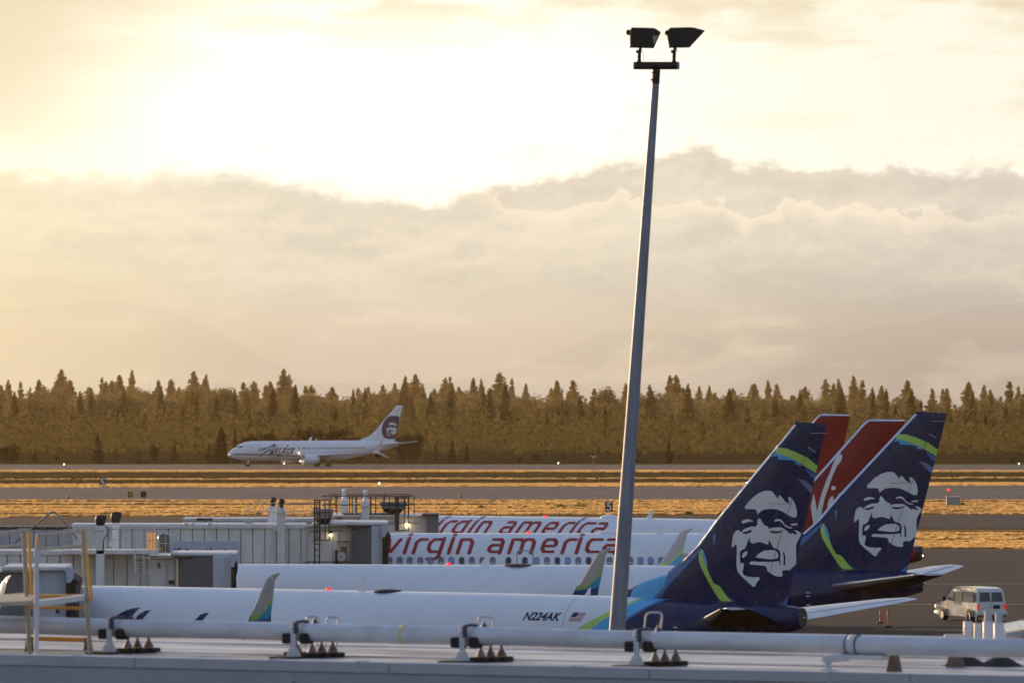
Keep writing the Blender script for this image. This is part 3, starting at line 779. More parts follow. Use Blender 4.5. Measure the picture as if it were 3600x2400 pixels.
def build_engine(P, side, parent, x, y, z, r=1.0, ln=3.4, mt='white_gloss'):
    mb = MB().lathe((x, side*y, z), [(r*.80, .9), (r*.86, .05), (r*.95, -.02), (r*1.03, .35), (r*1.10, 1.2), (r*1.02, 2.4), (r*.78, ln), (r*.70, ln)], mt, 24, 'X')
    e = mb.build('engine', parent)
    MB().lathe((x, side*y, z), [(r*.83, .20), (r*.90, -.035), (r*1.0, .0), (r*1.02, .22)], 'engine_metal', 24, 'X').build('intake_lip', e)
    MB().lathe((x, side*y, z), [(.02, .15), (.22, .45), (r*.80, .5), (.02, .52)], 'black_rubber', 24, 'X').build('fan', e)
    MB().lathe((x, side*y, z), [(r*.55, ln-.05), (r*.34, ln+.7), (.03, ln+1.0)], 'dark_metal', 16, 'X').build('exhaust_cone', e)
    MB().box((x+2.4, side*y, z+r*1.05+.15), (3.2, .3, .6), mt).build('pylon', e)
    return e
def wheelset(parent, x, y, r, n_, w_=.36):
    z0 = -parent.location.z if parent.location.z > .05 else 0.0; g = MB(); g.cyl((x, y, r+z0), (x, y, 2.3), .11, 'stab_grey'); g.cyl((x+.5, y, 2.2), (x, y, r+.2), .06, 'stab_grey')
    lg = g.build('landing_gear', parent)
    for k in range(n_):
        yy = y+(-.43 if k == 0 else .43)*(1 if n_ > 1 else 0)
        MB().lathe((x, yy, r+z0), [(r*.55, -w_/2), (r*.93, -w_/2), (r, -w_*.28), (r, w_*.28), (r*.93, w_/2), (r*.55, w_/2)], 'tyre', 18, 'Y').build('wheel', lg)
def front_loft(P, mb, x0, x1, mt, dx=.5, nn=44):
    xs = sorted(set([x0]+list(np.arange(x0, min(7.5, x1), .22))+list(np.arange(min(7.5, x1), x1, dx))+[x1]))
    rings = []
    for x in xs:
        zc, h, w_ = P.sec(x); rings.append([(x, -w_*math.cos(t), zc+h*math.sin(t)) for t in [2*math.pi*i/nn-math.pi/2 for i in range(nn)]])
    mb.loft(rings, mt, True, True)
def rear_sheets(P, mb, xs, xe, layers_xz, base, step=.34):
    """rear fuselage painted in (x, angle) space on both sides"""
    RR = 2.0
    out = [(xs, -math.pi/2*RR), (xe, -math.pi/2*RR), (xe, math.pi/2*RR), (xs, math.pi/2*RR)]
    lay = []
    for poly, mt in layers_xz:
        pp = dens(poly, .12); lay.append(([(x, P.phi(x, z)*RR if z < 90 else math.pi/2*RR+.2) for x, z in pp], mt))
    sh = sheet(out, lay, step, base)
    put_sheet(mb, sh, lambda x, s: P.surfphi(x, s/RR, -1), True)
    put_sheet(mb, sh, lambda x, s: P.surfphi(x, s/RR, 1), False)
    zc, h, w_ = P.sec(xe)
    ring = [(xe, -w_*math.cos(t), zc+h*math.sin(t)) for t in [2*math.pi*i/24 for i in range(24)]]
    mb.add(ring, [tuple(range(24))], 'seam')
def blade(P, parent, x, h=.42, c=.42, name='antenna', mt='white_gloss'):
    zc, hh, w_ = P.sec(x); z = zc+hh-.03
    m_ = MB().prism([(x, z), (x+c, z), (x+c*1.12, z+h), (x+c*.86, z+h*.94)], lambda p, t: (p[0], t, p[1]), -.03, .03, mt); return m_.build(name, parent)
def beacon(P, parent, x):
    zc, hh, w_ = P.sec(x); z = zc+hh-.01
    b = MB().lathe((x, 0, z), [(.10, 0), (.11, .03), (.09, .09), (.02, .12)], 'strobe_red', 12); b.lathe((x, 0, z-.02), [(.16, 0), (.16, .03)], 'white_gloss', 12)
    return b.build('beacon', parent)
def window_mesh(P, x, z, w_=.25, h=.34, style=0):
    m_ = MB(); nn = 16
    def ov(a, b, off, q=.42):
        pts = []
        for i in range(nn):
            t = 2*math.pi*i/nn; cx, cz = math.cos(t), math.sin(t)
            pts.append(P.surf(x+a*math.copysign(abs(cx)**.7, cx), z+b*math.copysign(abs(cz)**.7, cz), -1, off))
        return pts
    r0, r1, r2 = ov(w_*.62, h*.60, .006), ov(w_*.60, h*.585, .020), ov(w_*.47, h*.47, .014)
    m_.loft([r0, r1, r2], 'window_frame_grey', False, False)
    gl = {0: 'window_shade', 1: 'window_lit_blue', 2: 'window_open'}[style]
    m_.add(r2, [tuple(range(nn))], gl)
    if style == 0:
        lo = [(p[0], p[1]-.003, p[2]) for p in r2 if p[2] < z-h*.12]
        lo = sorted(lo, key=lambda p: math.atan2(p[2]-(z-h*.3), p[0]-x))
        if len(lo) > 2: m_.add(lo, [tuple(range(len(lo)))], 'window_lower')
    return m_

# ---- twin-jet with the dark blue tail ---------------------------------
P1 = Plane(42.1, 31.5, 42.1, (2905-1800)/86.0, F/86.0, 'b')
P2 = Plane(39.47, 7.0, 39.47, (3328-1800)/75.0, F/75.0, 'b')
FACE = [
 ('face_white', [(262,325),(290,280),(370,190),(460,125),(540,95),(610,95),(645,110),(680,165),(718,208),(722,165),(738,155),(765,185),(810,245),(872,272),(850,215),(850,185),(872,180),(905,210),(945,290),(962,380),(962,430),(945,462),(905,462),(850,430),(770,380),(700,350),(620,343),(530,352),(490,372),(460,400),(443,420),(432,385),(420,355),(390,345),(280,348)]),
 ('face_white', [(222,520),(245,500),(300,483),(340,492),(378,508),(375,518),(320,520),(245,545),(228,538)]),
 ('face_white', [(660,505),(690,485),(735,482),(765,500),(800,555),(850,590),(902,602),(895,612),(850,610),(800,580),(760,530),(735,510),(700,512),(668,517)]),
 ('face_white', [(873,558),(900,548),(965,545),(968,562),(930,572),(885,570)]),
 ('face_white', [(437,560),(440,500),(455,475),(478,480),(500,520),(530,565),(580,590),(592,618),(640,602),(720,598),(780,608),(830,650),(870,690),(888,688),(892,670),(915,690),(950,697),(962,690),(945,660),(915,640),(950,640),(1000,665),(1012,690),(1005,720),(960,800),(945,850),(942,950),(948,1080),(935,1115),(900,1145),(858,1188),(800,1188),(765,1192),(755,1215),(765,1255),(750,1275),(700,1277),(650,1260),(570,1205),(555,1150),(535,1130),(480,1122),(400,1115),(335,1108),(332,1085),(355,1065),(440,1072),(600,1075),(690,1068),(720,1062),(728,1125),(738,1115),(738,1050),(742,960),(725,910),(700,895),(650,880),(620,820),(600,780),(585,780),(585,830),(555,830),(500,805),(450,800),(400,815),(370,820),(345,805),(332,775),(343,745),(325,745),(312,790),(285,860),(270,890),(215,920),(203,950),(205,1060),(203,1105),(225,1085),(248,1090),(255,1120),(245,1170),(233,1215),(250,1250),(300,1275),(380,1287),(440,1280),(460,1290),(455,1320),(420,1355),(400,1400),(385,1418),(360,1410),(300,1350),(220,1275),(170,1210),(157,1150),(155,1070),(162,950),(160,850),(150,830),(125,850),(105,880),(92,870),(95,800),(115,690),(150,645),(180,637),(225,665),(240,655),(240,635),(290,605),(360,585),(410,590)]),
 ('navy', [(238,672),(260,660),(310,650),(350,630),(368,645),(350,668),(300,688),(250,688)]),
 ('navy', [(605,650),(620,645),(700,652),(740,645),(762,635),(762,655),(720,680),(660,683),(610,672)]),
 ('navy', [(770,935),(790,940),(803,1000),(803,1110),(790,1125),(775,1115),(782,1050),(778,990)]),
 ('face_white', [(410,1010),(450,965),(520,920),(600,912),(660,912),(700,940),(715,990),(705,1020),(640,1040),(560,1035),(470,1020)]),
 ('face_white', [(230,1005),(240,960),(275,930),(303,925),(305,950),(285,990),(250,1018),(235,1015)])]
ART = [(c, Q(P1, p, 2550, 1700, 3.92)) for c, p in FACE]
ART = [(c, [(x-P1.L, z) for x, z in p]) for c, p in ART]         # x measured from the fin's trailing tip
def z4(pts): return [(x-P1.L, z) for x, z in Q(P1, pts, 2400, 1400, 1.845)]
STRIPES = [('green_stripe', z4([(600,318),(660,322),(720,345),(800,385),(890,465),(884,515),(850,485),(790,445),(730,405),(650,370),(590,352)])),
 ('light_blue', z4([(572,377),(592,352),(650,372),(730,407),(772,440),(725,425),(722,408),(690,400),(615,395),(605,370)])),
 ('mid_blue', z4([(785,448),(830,480),(880,518),(874,545),(820,510),(790,470)])),
 ('pale_arc', z4([(733,522),(780,530),(820,565),(852,612),(842,652),(810,605),(770,560)])),
 ('green_stripe', z4([(105,1000),(125,975),(140,1058),(160,1090),(180,1150),(205,1200),(240,1215),(280,1275),(324,1322),(262,1326),(230,1295),(190,1225),(150,1150),(120,1090),(105,1040)])),
 ('light_blue', z4([(125,972),(145,1010),(162,1060),(160,1095),(140,1055),(128,1010)])),
 ('mid_blue', z4([(605,1342),(690,1270),(700,1272),(690,1350)])),
 ('mid_blue', z4([(275,1272),(300,1295),(352,1322),(322,1322)])),
 ('pale_arc', z4([(195,885),(212,870),(207,950),(199,940)]))]
def LX(pts): return [(x-P1.L, z) for x, z in [P1.pick(a, b, -.12) for a, b in pts]]
DORSAL = [('light_blue', LX([(2215,2100),(2225,2070),(2279,2030),(2350,2010),(2342,2062),(2305,2100),(2290,2112)])), ('mid_blue', LX([(2350,2008),(2410,1975),(2462,1925),(2470,1930),(2417,1990),(2360,2050),(2330,2092),(2290,2115),(2300,2100),(2340,2060)]))]
FIN_LE = [(-1.42, 12.65), (-1.52, 12.53), (-3.80, 10.09), (-5.16, 8.64), (-6.06, 7.57), (-6.80, 6.90), (-7.7, 6.30), (-8.7, 5.98), (-9.6, 5.55), (-10.3, 5.15)]
FIN_TE = [(.02, 12.57), (-1.90, 5.02), (-1.95, 4.85)]
SW = LX([(2040,2210),(2050,2197),(2145,2137),(2205,2098),(2240,2077),(2262,2066)])    # white/green edge on the body
def body_layers(P):
    off = P.L-P1.L
    def b(pts): return [(x, z) for x, z in [P1.pick(a, c, -1.55) for a, c in pts]]
    g = b([(1960,2262),(2050,2197),(2145,2137),(2205,2098),(2240,2078)]); g2 = b([(2100,2078),(2225,2100),(2150,2148),(2095,2197),(2000,2275)])
    top = lambda pts: pts
    e_green = b([(1890,2300),(1960,2262),(2050,2197),(2145,2137),(2205,2100),(2232,2084)])
    e_light = b([(1930,2320),(2005,2270),(2095,2197),(2150,2150),(2212,2104),(2236,2086)])
    e_mid = b([(2100,2320),(2150,2215),(2204,2165),(2262,2118),(2298,2096),(2312,2086)])
    e_navy = b([(2110,2330),(2160,2220),(2212,2168),(2272,2120),(2322,2100),(2352,2090)])
    end = P1.L+3
    mk = lambda e: [(x+off, z) for x, z in e]+[(e[-1][0]+off+.1, 99), (end+off, 99), (end+off, -9), (e[0][0]+off-1.2, -9)]
    return [(mk(e_green), 'green_stripe'), (mk(e_light), 'light_blue'), (mk(e_mid), 'mid_blue'), (mk(e_navy), 'navy')]
def make_twinjet(P, tipx, extras=None):
    e = P.e; mb = MB(); xs = P.L-17.5
    front_loft(P, mb, 0, xs, 'white_paint')
    lay = []
    for poly, mt in body_layers(P):
        # polygons reach over the crown: rows marked 99 run along the crown line
        lay.append((poly, mt))
    rear_sheets(P, mb, xs, P.L-1.1, lay, 'white_paint')
    if extras: extras(mb)
    # thin panel joints
    for x in (P.L-11.6,):
        if x < xs or 1:
            ring = [P.surfphi(x, t, -1, .006) for t in np.linspace(-1.2, 1.55, 24)]; ring2 = [P.surfphi(x+.02, t, -1, .006) for t in np.linspace(-1.2, 1.55, 24)]
            mb.loft([ring, ring2], 'grey_line', True, False, False)
    fus = mb.build('fuselage', e)
    sh = lambda pl: [(x+P.L, z) for x, z in pl]
    le, te = sh(FIN_LE), sh(FIN_TE)
    lead = [(x-.02, z) for x, z in le[1:6]]+[(x+.15, z) for x, z in le[1:6]][::-1]
    layers = [(sh(p), c) for c, p in DORSAL+STRIPES+ART]+[(lead, 'edge_metal')]
    def ex(m_, th):
        # rudder joint, hinge fairing and trim tab lines
        def ln(a, b, w_, mt):
            a, b = Vector((a[0]+P.L, a[1])), Vector((b[0]+P.L, b[1])); n_ = int((b-a).length/.3)+1
            v = (b-a).normalized().orthogonal()*w_/2
            for i in range(n_):
                p, q = a+(b-a)*i/n_, a+(b-a)*(i+1)/n_
                pts = [p-v, q-v, q+v, p+v]; m_.add([(r.x, -th(r.x, r.y)-.012, r.y) for r in pts], [(0, 1, 2, 3)], mt)
        ln((-.72, 12.2), (.0, 12.2), .03, 'grey_line'); ln((-.78, 11.98), (-.82, 11.62), .04, 'seam'); ln((-.82, 11.62), (-.5, 11.42), .045, 'grey_line')
        ln((-.9, 11.4), (-3.1, 5.0), .02, 'seam'); ln((-2.62, 7.75+1.55), (-1.55, 7.75+1.55), .016, 'seam')
    build_fin(P, 'tail_fin', le, te, layers, 'navy', e, .2, .095, extra=ex)
    for side, nm in ((1, 'tailplane'), (-1, 'tailplane')):
        mb = MB(); rx, L_ = P.L-5.75, P.L
        secs = []
        for t in (0, .12, .5, .9, 1.0):
            y = .55+(7.18-.55)*t; ch = 3.9+(1.28-3.9)*t; xl = rx+(4.93)*t
            if t == 1.0: xl += .25; ch *= .72
            secs.append(airfoil_ring(xl, side*y, 4.42+(y-.55)*math.tan(R(7)), ch, .125, 0, 18))
        mb.loft(secs, 'stab_grey')
        kn = mb.m('shaded_underside')
        for i, f_ in enumerate(mb.f):            # shade of the underside put into its colour
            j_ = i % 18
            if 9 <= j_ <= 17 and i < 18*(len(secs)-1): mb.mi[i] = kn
        # polished leading edge and hinge line
        for t0, t1 in ((.02, .95),):
            a0 = airfoil_ring(rx+4.93*t0, side*(.55+6.63*t0), 4.42+6.63*t0*math.tan(R(7)), 3.9-2.62*t0, .129, 0, 18); a1 = airfoil_ring(rx+4.93*t1, side*(.55+6.63*t1), 4.42+6.63*t1*math.tan(R(7)), 3.9-2.62*t1, .129, 0, 18)
            idx = [7, 8, 9, 10, 11]
            mb.loft([[a0[i] for i in idx], [a1[i] for i in idx]], 'edge_metal', True, False, False)
            hl = []
            for t in (t0, t1):
                ch = 3.9-2.62*t; u = .70; yt = 5*(.2969*math.sqrt(u)-.126*u-.3516*u*u+.2843*u**3-.1015*u**4)*.125*ch
                hl.append([(rx+4.93*t+u*ch, side*(.55+6.63*t), 4.42+6.63*t*math.tan(R(7))+yt+.012), (rx+4.93*t+u*ch+.05, side*(.55+6.63*t), 4.42+6.63*t*math.tan(R(7))+yt+.008)])
            mb.loft(hl, 'seam', False, False, False)
        mb.build(nm, e)
    # wings, winglets, engines, gear
    wl_le = [(-.10, 6.72), (-.40, 6.64), (-.71, 6.44), (-1.71, 4.84), (-2.15, 4.10)]; wl_te = [(.0, 6.70), (-.28, 6.43), (-.64, 4.9), (-.82, 4.10)]
    for side in (-1, 1):
        build_wing(P, side, e, P.L*.0+tipx-13.2, tipx-2.3)
        le2 = [(x+tipx, z) for x, z in wl_le]; te2 = [(x+tipx, z) for x, z in wl_te]
        y0 = lambda z, side=side: side*(17.25+.62*min(1, max(0, (z-4.1)/.9))**.5+.16*max(0, z-5.0))
        ly = [([(tipx-2.2, 4.86), (tipx-1.75, 4.90), (tipx-1.2, 5.02), (tipx-.85, 5.28), (tipx-.56, 5.62), (tipx-.4, 5.9), (tipx+.3, 5.6), (tipx, 4), (tipx-2.3, 4)], 'green_stripe'),
              ([(tipx-2.2, 4.72), (tipx-1.6, 4.80), (tipx-1.25, 4.84), (tipx-1.0, 5.06), (tipx-.66, 5.36), (tipx-.5, 5.5), (tipx+.3, 5.4), (tipx, 4), (tipx-2.3, 4)], 'light_blue'),
              ([(tipx-2.2, 4.70), (tipx-1.2, 4.82), (tipx-.85, 4.86), (tipx-.6, 4.98), (tipx+.1, 5.0), (tipx, 4), (tipx-2.3, 4)], 'mid_blue')]
        lead2 = [(x-.02, z) for x, z in le2[2:]]+[(x+.085, z) for x, z in le2[2:]][::-1]
        build_fin(P, 'winglet', le2, te2, ly+[(lead2, 'edge_metal')], 'winglet_grey', e, .25, .09, y0)
        build_engine(P, side, e, tipx-12.6, 4.9, 1.75)
        wheelset(e, tipx-5.2, side*2.86, .56, 2)
    wheelset(e, 4.4, 0, .36, 2, .22)
    MB().cyl((P.L-1.12, 0, 4.64), (P.L-1.0, 0, 4.66), .03, 'sign_white', nn=8).build('tail_light', e)
    for x, z in ((P.L-6.4, 4.18), (P.L-6.4, 4.02), (P.L-6.4, 3.62)):
        p = P.surf(x, z, -1, .02); MB().cyl((p[0]-.09, p[1], p[2]), (p[0]+.09, p[1], p[2]), .03, 'sign_white', nn=6).build('marker_light', e)
    return fus
P1.root('airliner', 'nearest parked white airliner marked N224AK, its dark blue tail with a white face')
def p1x(mb):
    f = lambda x, z: P1.surf(x, z, -1, .012)
    a = P1.pick(1600+522/2.24, 1700+1067/2.24, -1.7); b = P1.pick(1600+812/2.24, 1700+1072/2.24, -1.7)
    put_text(mb, 'N224AK', f, 'navy', .34*1.32, .28, .012, 1.0, a[0], a[1]-.01, width=b[0]-a[0])
    # flag
    c0 = P1.pick(1600+880/2.24, 1700+1078/2.24, -1.7); c1 = P1.pick(1600+975/2.24, 1700+1078/2.24, -1.7); W_ = c1[0]-c0[0]; H_ = .34; sk = .14
    for i in range(13):
        z0 = c0[1]+H_*i/13; z1 = z0+H_/13*.98
        mb.add([f(c0[0]+sk*(i/13), z0), f(c0[0]+W_+sk*(i/13), z0), f(c0[0]+W_+sk*((i+1)/13), z1), f(c0[0]+sk*((i+1)/13), z1)], [(0, 1, 2, 3)], 'title_red' if i % 2 == 0 else 'face_white')
    mb.add([P1.surf(c0[0]+sk*.46, c0[1]+H_*.46, -1, .02), P1.surf(c0[0]+W_*.42+sk*.46, c0[1]+H_*.46, -1, .02), P1.surf(c0[0]+W_*.42+sk, c0[1]+H_, -1, .02), P1.surf(c0[0]+sk, c0[1]+H_, -1, .02)], [(0, 1, 2, 3)], 'navy')
    # tops of the big script letters on the forward body
    for pts in ([(905,1050),(940,1020),(980,995),(1030,980),(1083,974),(1060,1005),(1035,1045),(1020,1075),(890,1075)], [(1072,1055),(1095,1020),(1130,1000),(1172,993),(1150,1025),(1133,1052),(1120,1075),(1060,1075)], [(1548,1060),(1570,1030),(1600,1018),(1637,1016),(1618,1040),(1606,1058),(1595,1080),(1530,1080)]):
        q = [P1.pick(x/2.24, 1700+y/2.24, -1.75) for x, y in pts]
        put_sheet(mb, sheet(None, [(q, 'navy')], .25), lambda x, z: P1.surf(x, z, -1, .012))
make_twinjet(P1, 27.3, p1x)
beacon(P1, P1.e, P1.pick(1155, 2058, 0)[0]); blade(P1, P1.e, P1.pick(1254, 2060, 0)[0], .62, .42); blade(P1, P1.e, P1.pick(2055, 2078, 0)[0], .36, .26)
xx = P1.pick(1345, 2063, 0)[0]; zc, hh, ww = P1.sec(xx); MB().lathe((xx+.3, 0, zc+hh-.02), [(.62, 0), (.55, .06), (.2, .1), (.02, .1)], 'dark_metal', 16).build('crown_fairing', P1.e)
P2.root('airliner', 'second parked white airliner, its dark blue face tail rightmost in the photo')
make_twinjet(P2, P2.pick(2152, 1938, -18.3)[0])
beacon(P2, P2.e, P2.pick(1578, 1980, 0)[0]); blade(P2, P2.e, P2.pick(1688, 1980, 0)[0], .62, .42)
xx = P2.pick(1815, 1980, 0)[0]; zc, hh, ww = P2.sec(xx); MB().lathe((xx+.1, 0, zc+hh-.02), [(.7, 0), (.6, .05), (.2, .08), (.02, .08)], 'dark_metal', 16).build('crown_fairing', P2.e)

# ---- red-tailed airliners ---------------------------------------------
LET = {  # stroke skeletons, x-height 137, baseline 0, unslanted
 'v': ([[(8, 126), (42, 12), (60, 12), (118, 126)]], 105), 'i': ([[(0, 0), (0, 137)], [(0, 168), (8, 168)]], 0),
 'r': ([[(0, 0), (0, 100), (28, 126), (92, 126)]], 90), 'g': ([[(128, 126), (40, 126), (8, 96), (8, 42), (36, 12), (124, 12)], [(128, 137), (128, -28), (102, -56), (28, -56)]], 140),
 'n': ([[(0, 0), (0, 126), (84, 126), (112, 98), (112, 0)]], 112), 'a': ([[(22, 126), (96, 126), (118, 104), (118, 0)], [(118, 12), (24, 12), (6, 32), (6, 54), (24, 74), (116, 74)]], 118),
 'm': ([[(0, 0), (0, 126), (82, 126), (106, 98), (106, 0)], [(106, 98), (128, 126), (186, 126), (212, 98), (212, 0)]], 212),
 'e': ([[(116, 12), (30, 12), (6, 40), (6, 98), (30, 126), (98, 126), (122, 100), (122, 78), (108, 66), (14, 66)]], 122),
 'c': ([[(120, 12), (30, 12), (6, 40), (6, 98), (30, 126), (126, 126)]], 124)}
TITLE = [('v', 62-36), ('i', 222), ('r', 308), ('g', 432), ('i', 648), ('n', 733), ('a', 1020), ('m', 1228), ('e', 1530), ('r', 1740), ('i', 1876), ('c', 1958), ('a', 2125)]
def title(P, mb, x0, zb, sx, sz):
    """sx, sz: metres per drawing unit"""
    for ch, ox in TITLE:
        lines, _ = LET[ch]
        pol = pen_polys(lines, 20 if ch not in 'v' else 18, 13.5)
        q = [[(x0+(ox+a+(b*.31))*sx, zb+b*sz) for a, b in p] for p in pol]
        put_sheet(mb, sheet(None, [(p, 'title_red') for p in q], .16), lambda x, z: P.surf(x, z, -1, .012))
VFIN_LE = [(-1.70, 11.86), (-1.95, 11.80), (-2.2, 11.60), (-6.9, 6.30), (-7.7, 5.9), (-8.8, 5.55)]
VFIN_TE = [(.0, 11.82), (-1.45, 5.4), (-1.5, 5.2)]
P3 = Plane(33.84, 1.5, 33.84, (3244-1800)/67.0, F/67.0, 'a')
P4 = Plane(33.84, 30.0, 33.84-.95, (2989-1800)/62.6, F/62.6, 'a')
def v5(pts): return [(x-P3.L+.95, z) for x, z in Q(P3, pts, 2800, 1400, 2.614)]
VART = [v5(p) for p in (
 [(385,510),(408,508),(424,530),(410,572),(372,622),(335,700),(300,800),(264,900),(240,1000),(222,1110),(208,1165),(165,1190),(146,1110),(132,985),(150,910),(160,872),(176,950),(188,1038),(206,960),(236,862),(272,760),(302,690),(338,600),(352,560)],
 [(318,900),(338,896),(344,980),(343,1095),(330,1120),(317,1060),(300,1000),(286,1030),(284,985),(296,930)],
 [(340+22*math.cos(t), 822+20*math.sin(t)) for t in np.linspace(0, 6.28, 14)[:-1]],
 [(382,885),(400,866),(450,852),(520,850),(525,880),(440,900),(410,960),(385,1010),(372,960),(374,915)])]
def make_redtail(P):
    e = P.e; mb = MB(); xs = P.L-12.5
    front_loft(P, mb, 0, xs, 'white_paint')
    red = [([(P.L-8.4, -9), (P.L-6.6, 4.4), (P.L-5.9, 5.9), (P.L-5.8, 99), (P.L+2, 99), (P.L+2, -9)], 'tail_red'), ([(P.L-.42, -9), (P.L-.42, 99), (P.L+1, 99), (P.L+1, -9)], 'dark_metal')]
    rear_sheets(P, mb, xs, P.L-.02, red, 'white_paint')
    for a, b in ():
        mb.loft([[P.surf(a[0]+(b[0]-a[0])*t, a[1]+(b[1]-a[1])*t, -1, .012) for t in np.linspace(0, 1, 9)], [P.surf(a[0]+.06+(b[0]-a[0])*t, a[1]+(b[1]-a[1])*t, -1, .012) for t in np.linspace(0, 1, 9)]], 'grey_line', True, False, False)
    # windows row position and title
    a = P3.pick(1340, 1840+282/2.735, -1.9); b = P3.pick(1340+2352/2.735, 1840+282/2.735, -1.9)
    title(P, mb, a[0], a[1], (b[0]-a[0])/2352, .75/137)
    # over-wing exit outline
    ex = P3.pick(1340+1382/2.735, 1960, -1.9)[0]
    pts = [(ex-.42, 4.1), (ex-.42, 4.88), (ex-.34, 4.98), (ex+.34, 4.98), (ex+.42, 4.88), (ex+.42, 4.1)]
    for p, q in zip(pts[:-1], pts[1:]):
        for pl in pen_polys([[p, q]], .03, .03): put_sheet(mb, sheet(None, [(pl, 'grey_line')], .3), lambda x, z: P.surf(x, z, -1, .014))
    mb.build('fuselage', e)
    sh = lambda pl: [(x+P.L-.95, z) for x, z in pl]
    le, te = sh(VFIN_LE), sh(VFIN_TE)
    lead = [(x-.02, z) for x, z in le[:4]]+[(x+.11, z-.05) for x, z in le[:4]][::-1]
    topl = [(le[0][0]-.3, 11.9), (te[0][0]+.1, 11.9), (te[0][0]+.1, 11.75), (le[0][0]-.2, 11.75)]
    build_fin(P, 'tail_fin', le, te, [(sh(p), 'face_white') for p in VART]+[(lead, 'edge_metal'), (topl, 'edge_metal')], 'tail_red', e, .25, .10)
    for side in (1, -1):
        secs = [airfoil_ring(P.L-5.2+3.9*t+(.15 if t == 1 else 0), side*(.5+5.72*t), 4.75+5.72*t*.105, 3.6-2.3*t*(1.15 if t == 1 else 1), .10) for t in (0, .5, .93, 1.0)]
        MB().loft(secs, 'stab_grey').build('tailplane', e)
        build_wing(P, side, e, 11.4, 19.6, 16.4, 4.5, 2.9)
        build_engine(P, side, e, 9.3, 5.75, 1.9, 1.05)
        wheelset(e, 17.7, side*3.8, .58, 2)
        MB().prism([(20.4, 4.3), (21.2, 4.3), (21.6, 5.25), (21.35, 5.25)], lambda p, t, s=side: (p[0], s*16.35+t, p[1]), -.03, .03, 'winglet_grey').build('wingtip_fence', e)
    wheelset(e, 5.0, 0, .38, 2, .22)
    z0 = P3.pick(1500, 1970, -1.95)[1]
    xz = [a[0]+(p)*(b[0]-a[0])/2352 for p in (78, 178, 276, 376, 475, 575, 675, 774, 873, 973, 1073, 1224, 1382, 1495, 1595, 1695, 1795, 1895, 1995, 2096, 2196, 2296, 2396)]
    xz += [xz[-1]+.533*i for i in range(1, 7)]
    sty = {4: 1, 6: 1, 13: 1, 16: 1, 23: 1, 24: 1, 7: 2, 11: 2, 12: 2, 15: 2, 18: 2}
    for i, x in enumerate(xz):
        window_mesh(P, x, z0, style=sty.get(i, 0)).build('window', e)
    beacon(P, e, P3.pick(1857, 1867, 0)[0])
    xd = P3.pick(2098, 1867, 0)[0]; zc, hh, ww = P.sec(xd+.5)
    rings = []
    for t in np.linspace(0, 1, 11):
        r_ = math.sin(math.pi*min(1, t*1.0))**.55 if 0 < t < 1 else 0.02
        rings.append([(xd+t*1.35, .34*r_*math.cos(q), zc+hh-.03+.21*r_*max(0, math.sin(q))) for q in np.linspace(0, math.pi, 10)])
    MB().loft(rings, 'white_gloss', True, False, False).build('antenna_dome', e)
    blade(P, e, P3.pick(2300, 1867, 0)[0], .5, .42); blade(P, e, P3.pick(1378, 1867, 0)[0], .08, .1, 'drain_mast')
    MB().lathe((P.L-.05, 0, 4.7), [(.02, 0), (.035, .02), (.035, .05), (.02, .07)], 'strobe_white', 8, 'X').build('tail_light', e)
P3.root('airliner', 'third parked airliner with full virgin america title, red tail between the two dark blue tails'); make_redtail(P3)
P4.root('airliner', 'farthest parked airliner, its virgin america title half hidden, red tail behind the nearest blue tail'); make_redtail(P4)

# ---- airliner of which only the winglet shows at the left edge ----------
P0 = Plane(42.1, 28, 42.1, 0, 0, 'b')
c = copy_tree(P1.e); c['label'] = 'airliner at the left edge of the photo of which only a white winglet shows'
d0 = 315.0; tip = Vector(((52-1800)*d0/F, d0)); th = R(60); lx, ly_ = 27.3, 18.3
c.location = (tip.x-lx*math.cos(th)-ly_*math.sin(th), tip.y+lx*math.sin(th)-ly_*math.cos(th), 0); c.rotation_euler = (0, 0, -th)

# ---- airliner rolling on the far taxiway ---------------------------------
yT = 1652.0; sT = F/yT
P5 = Plane(39.47, -25.5, 39.47, (1416-1800)/sT, yT, 'b', gz(yT)+.06)
P5.root('airliner', 'white airliner with an Alaska script title taxiing far away in front of the forest'); e = P5.e
mb = MB(); front_loft(P5, mb, 0, P5.L-1.15, 'white_paint')
def t2(pts): return [P5.pick(750+a/3.136, 1350+b/3.136, -1.88) for a, b in pts]
scr = [[(495,733),(560,718),(690,660)], [(690,660),(640,700),(520,792)], [(560,745),(650,722),(640,770)], [(690,665),(628,760),(618,772)], [(712,676),(640,762),(655,770)], [(700,712),(660,735),(652,762),(690,745),(705,712),(690,765)],
       [(740,712),(722,740),(738,752),(712,772),(700,770)], [(832,672),(770,740),(742,785),(712,795)], [(822,712),(775,742),(800,772)], [(872,712),(832,722),(812,752),(828,768),(860,745),(882,712),(862,768)]]
for s_ in scr:
    for pl in pen_polys([t2(s_)], .10, .08): put_sheet(mb, sheet(None, [(pl, 'navy')], .5), lambda x, z: P5.surf(x, z, -1, .03))
for a, b in (((165, 770), (560, 776)), ((560, 776), (980, 792))):          # dark cheat line
    q = t2([a, b]); n_ = 12
    mb.loft([[P5.surf(q[0][0]+(q[1][0]-q[0][0])*t, max(q[0][1], P5.sec(q[0][0]+.2)[0]-P5.sec(q[0][0]+.2)[1]*.6)+(q[1][1]-q[0][1])*t+dz, -1, .03) for t in np.linspace(.02, 1, n_)] for dz in (-.09, .09)], 'navy', True, False, False)
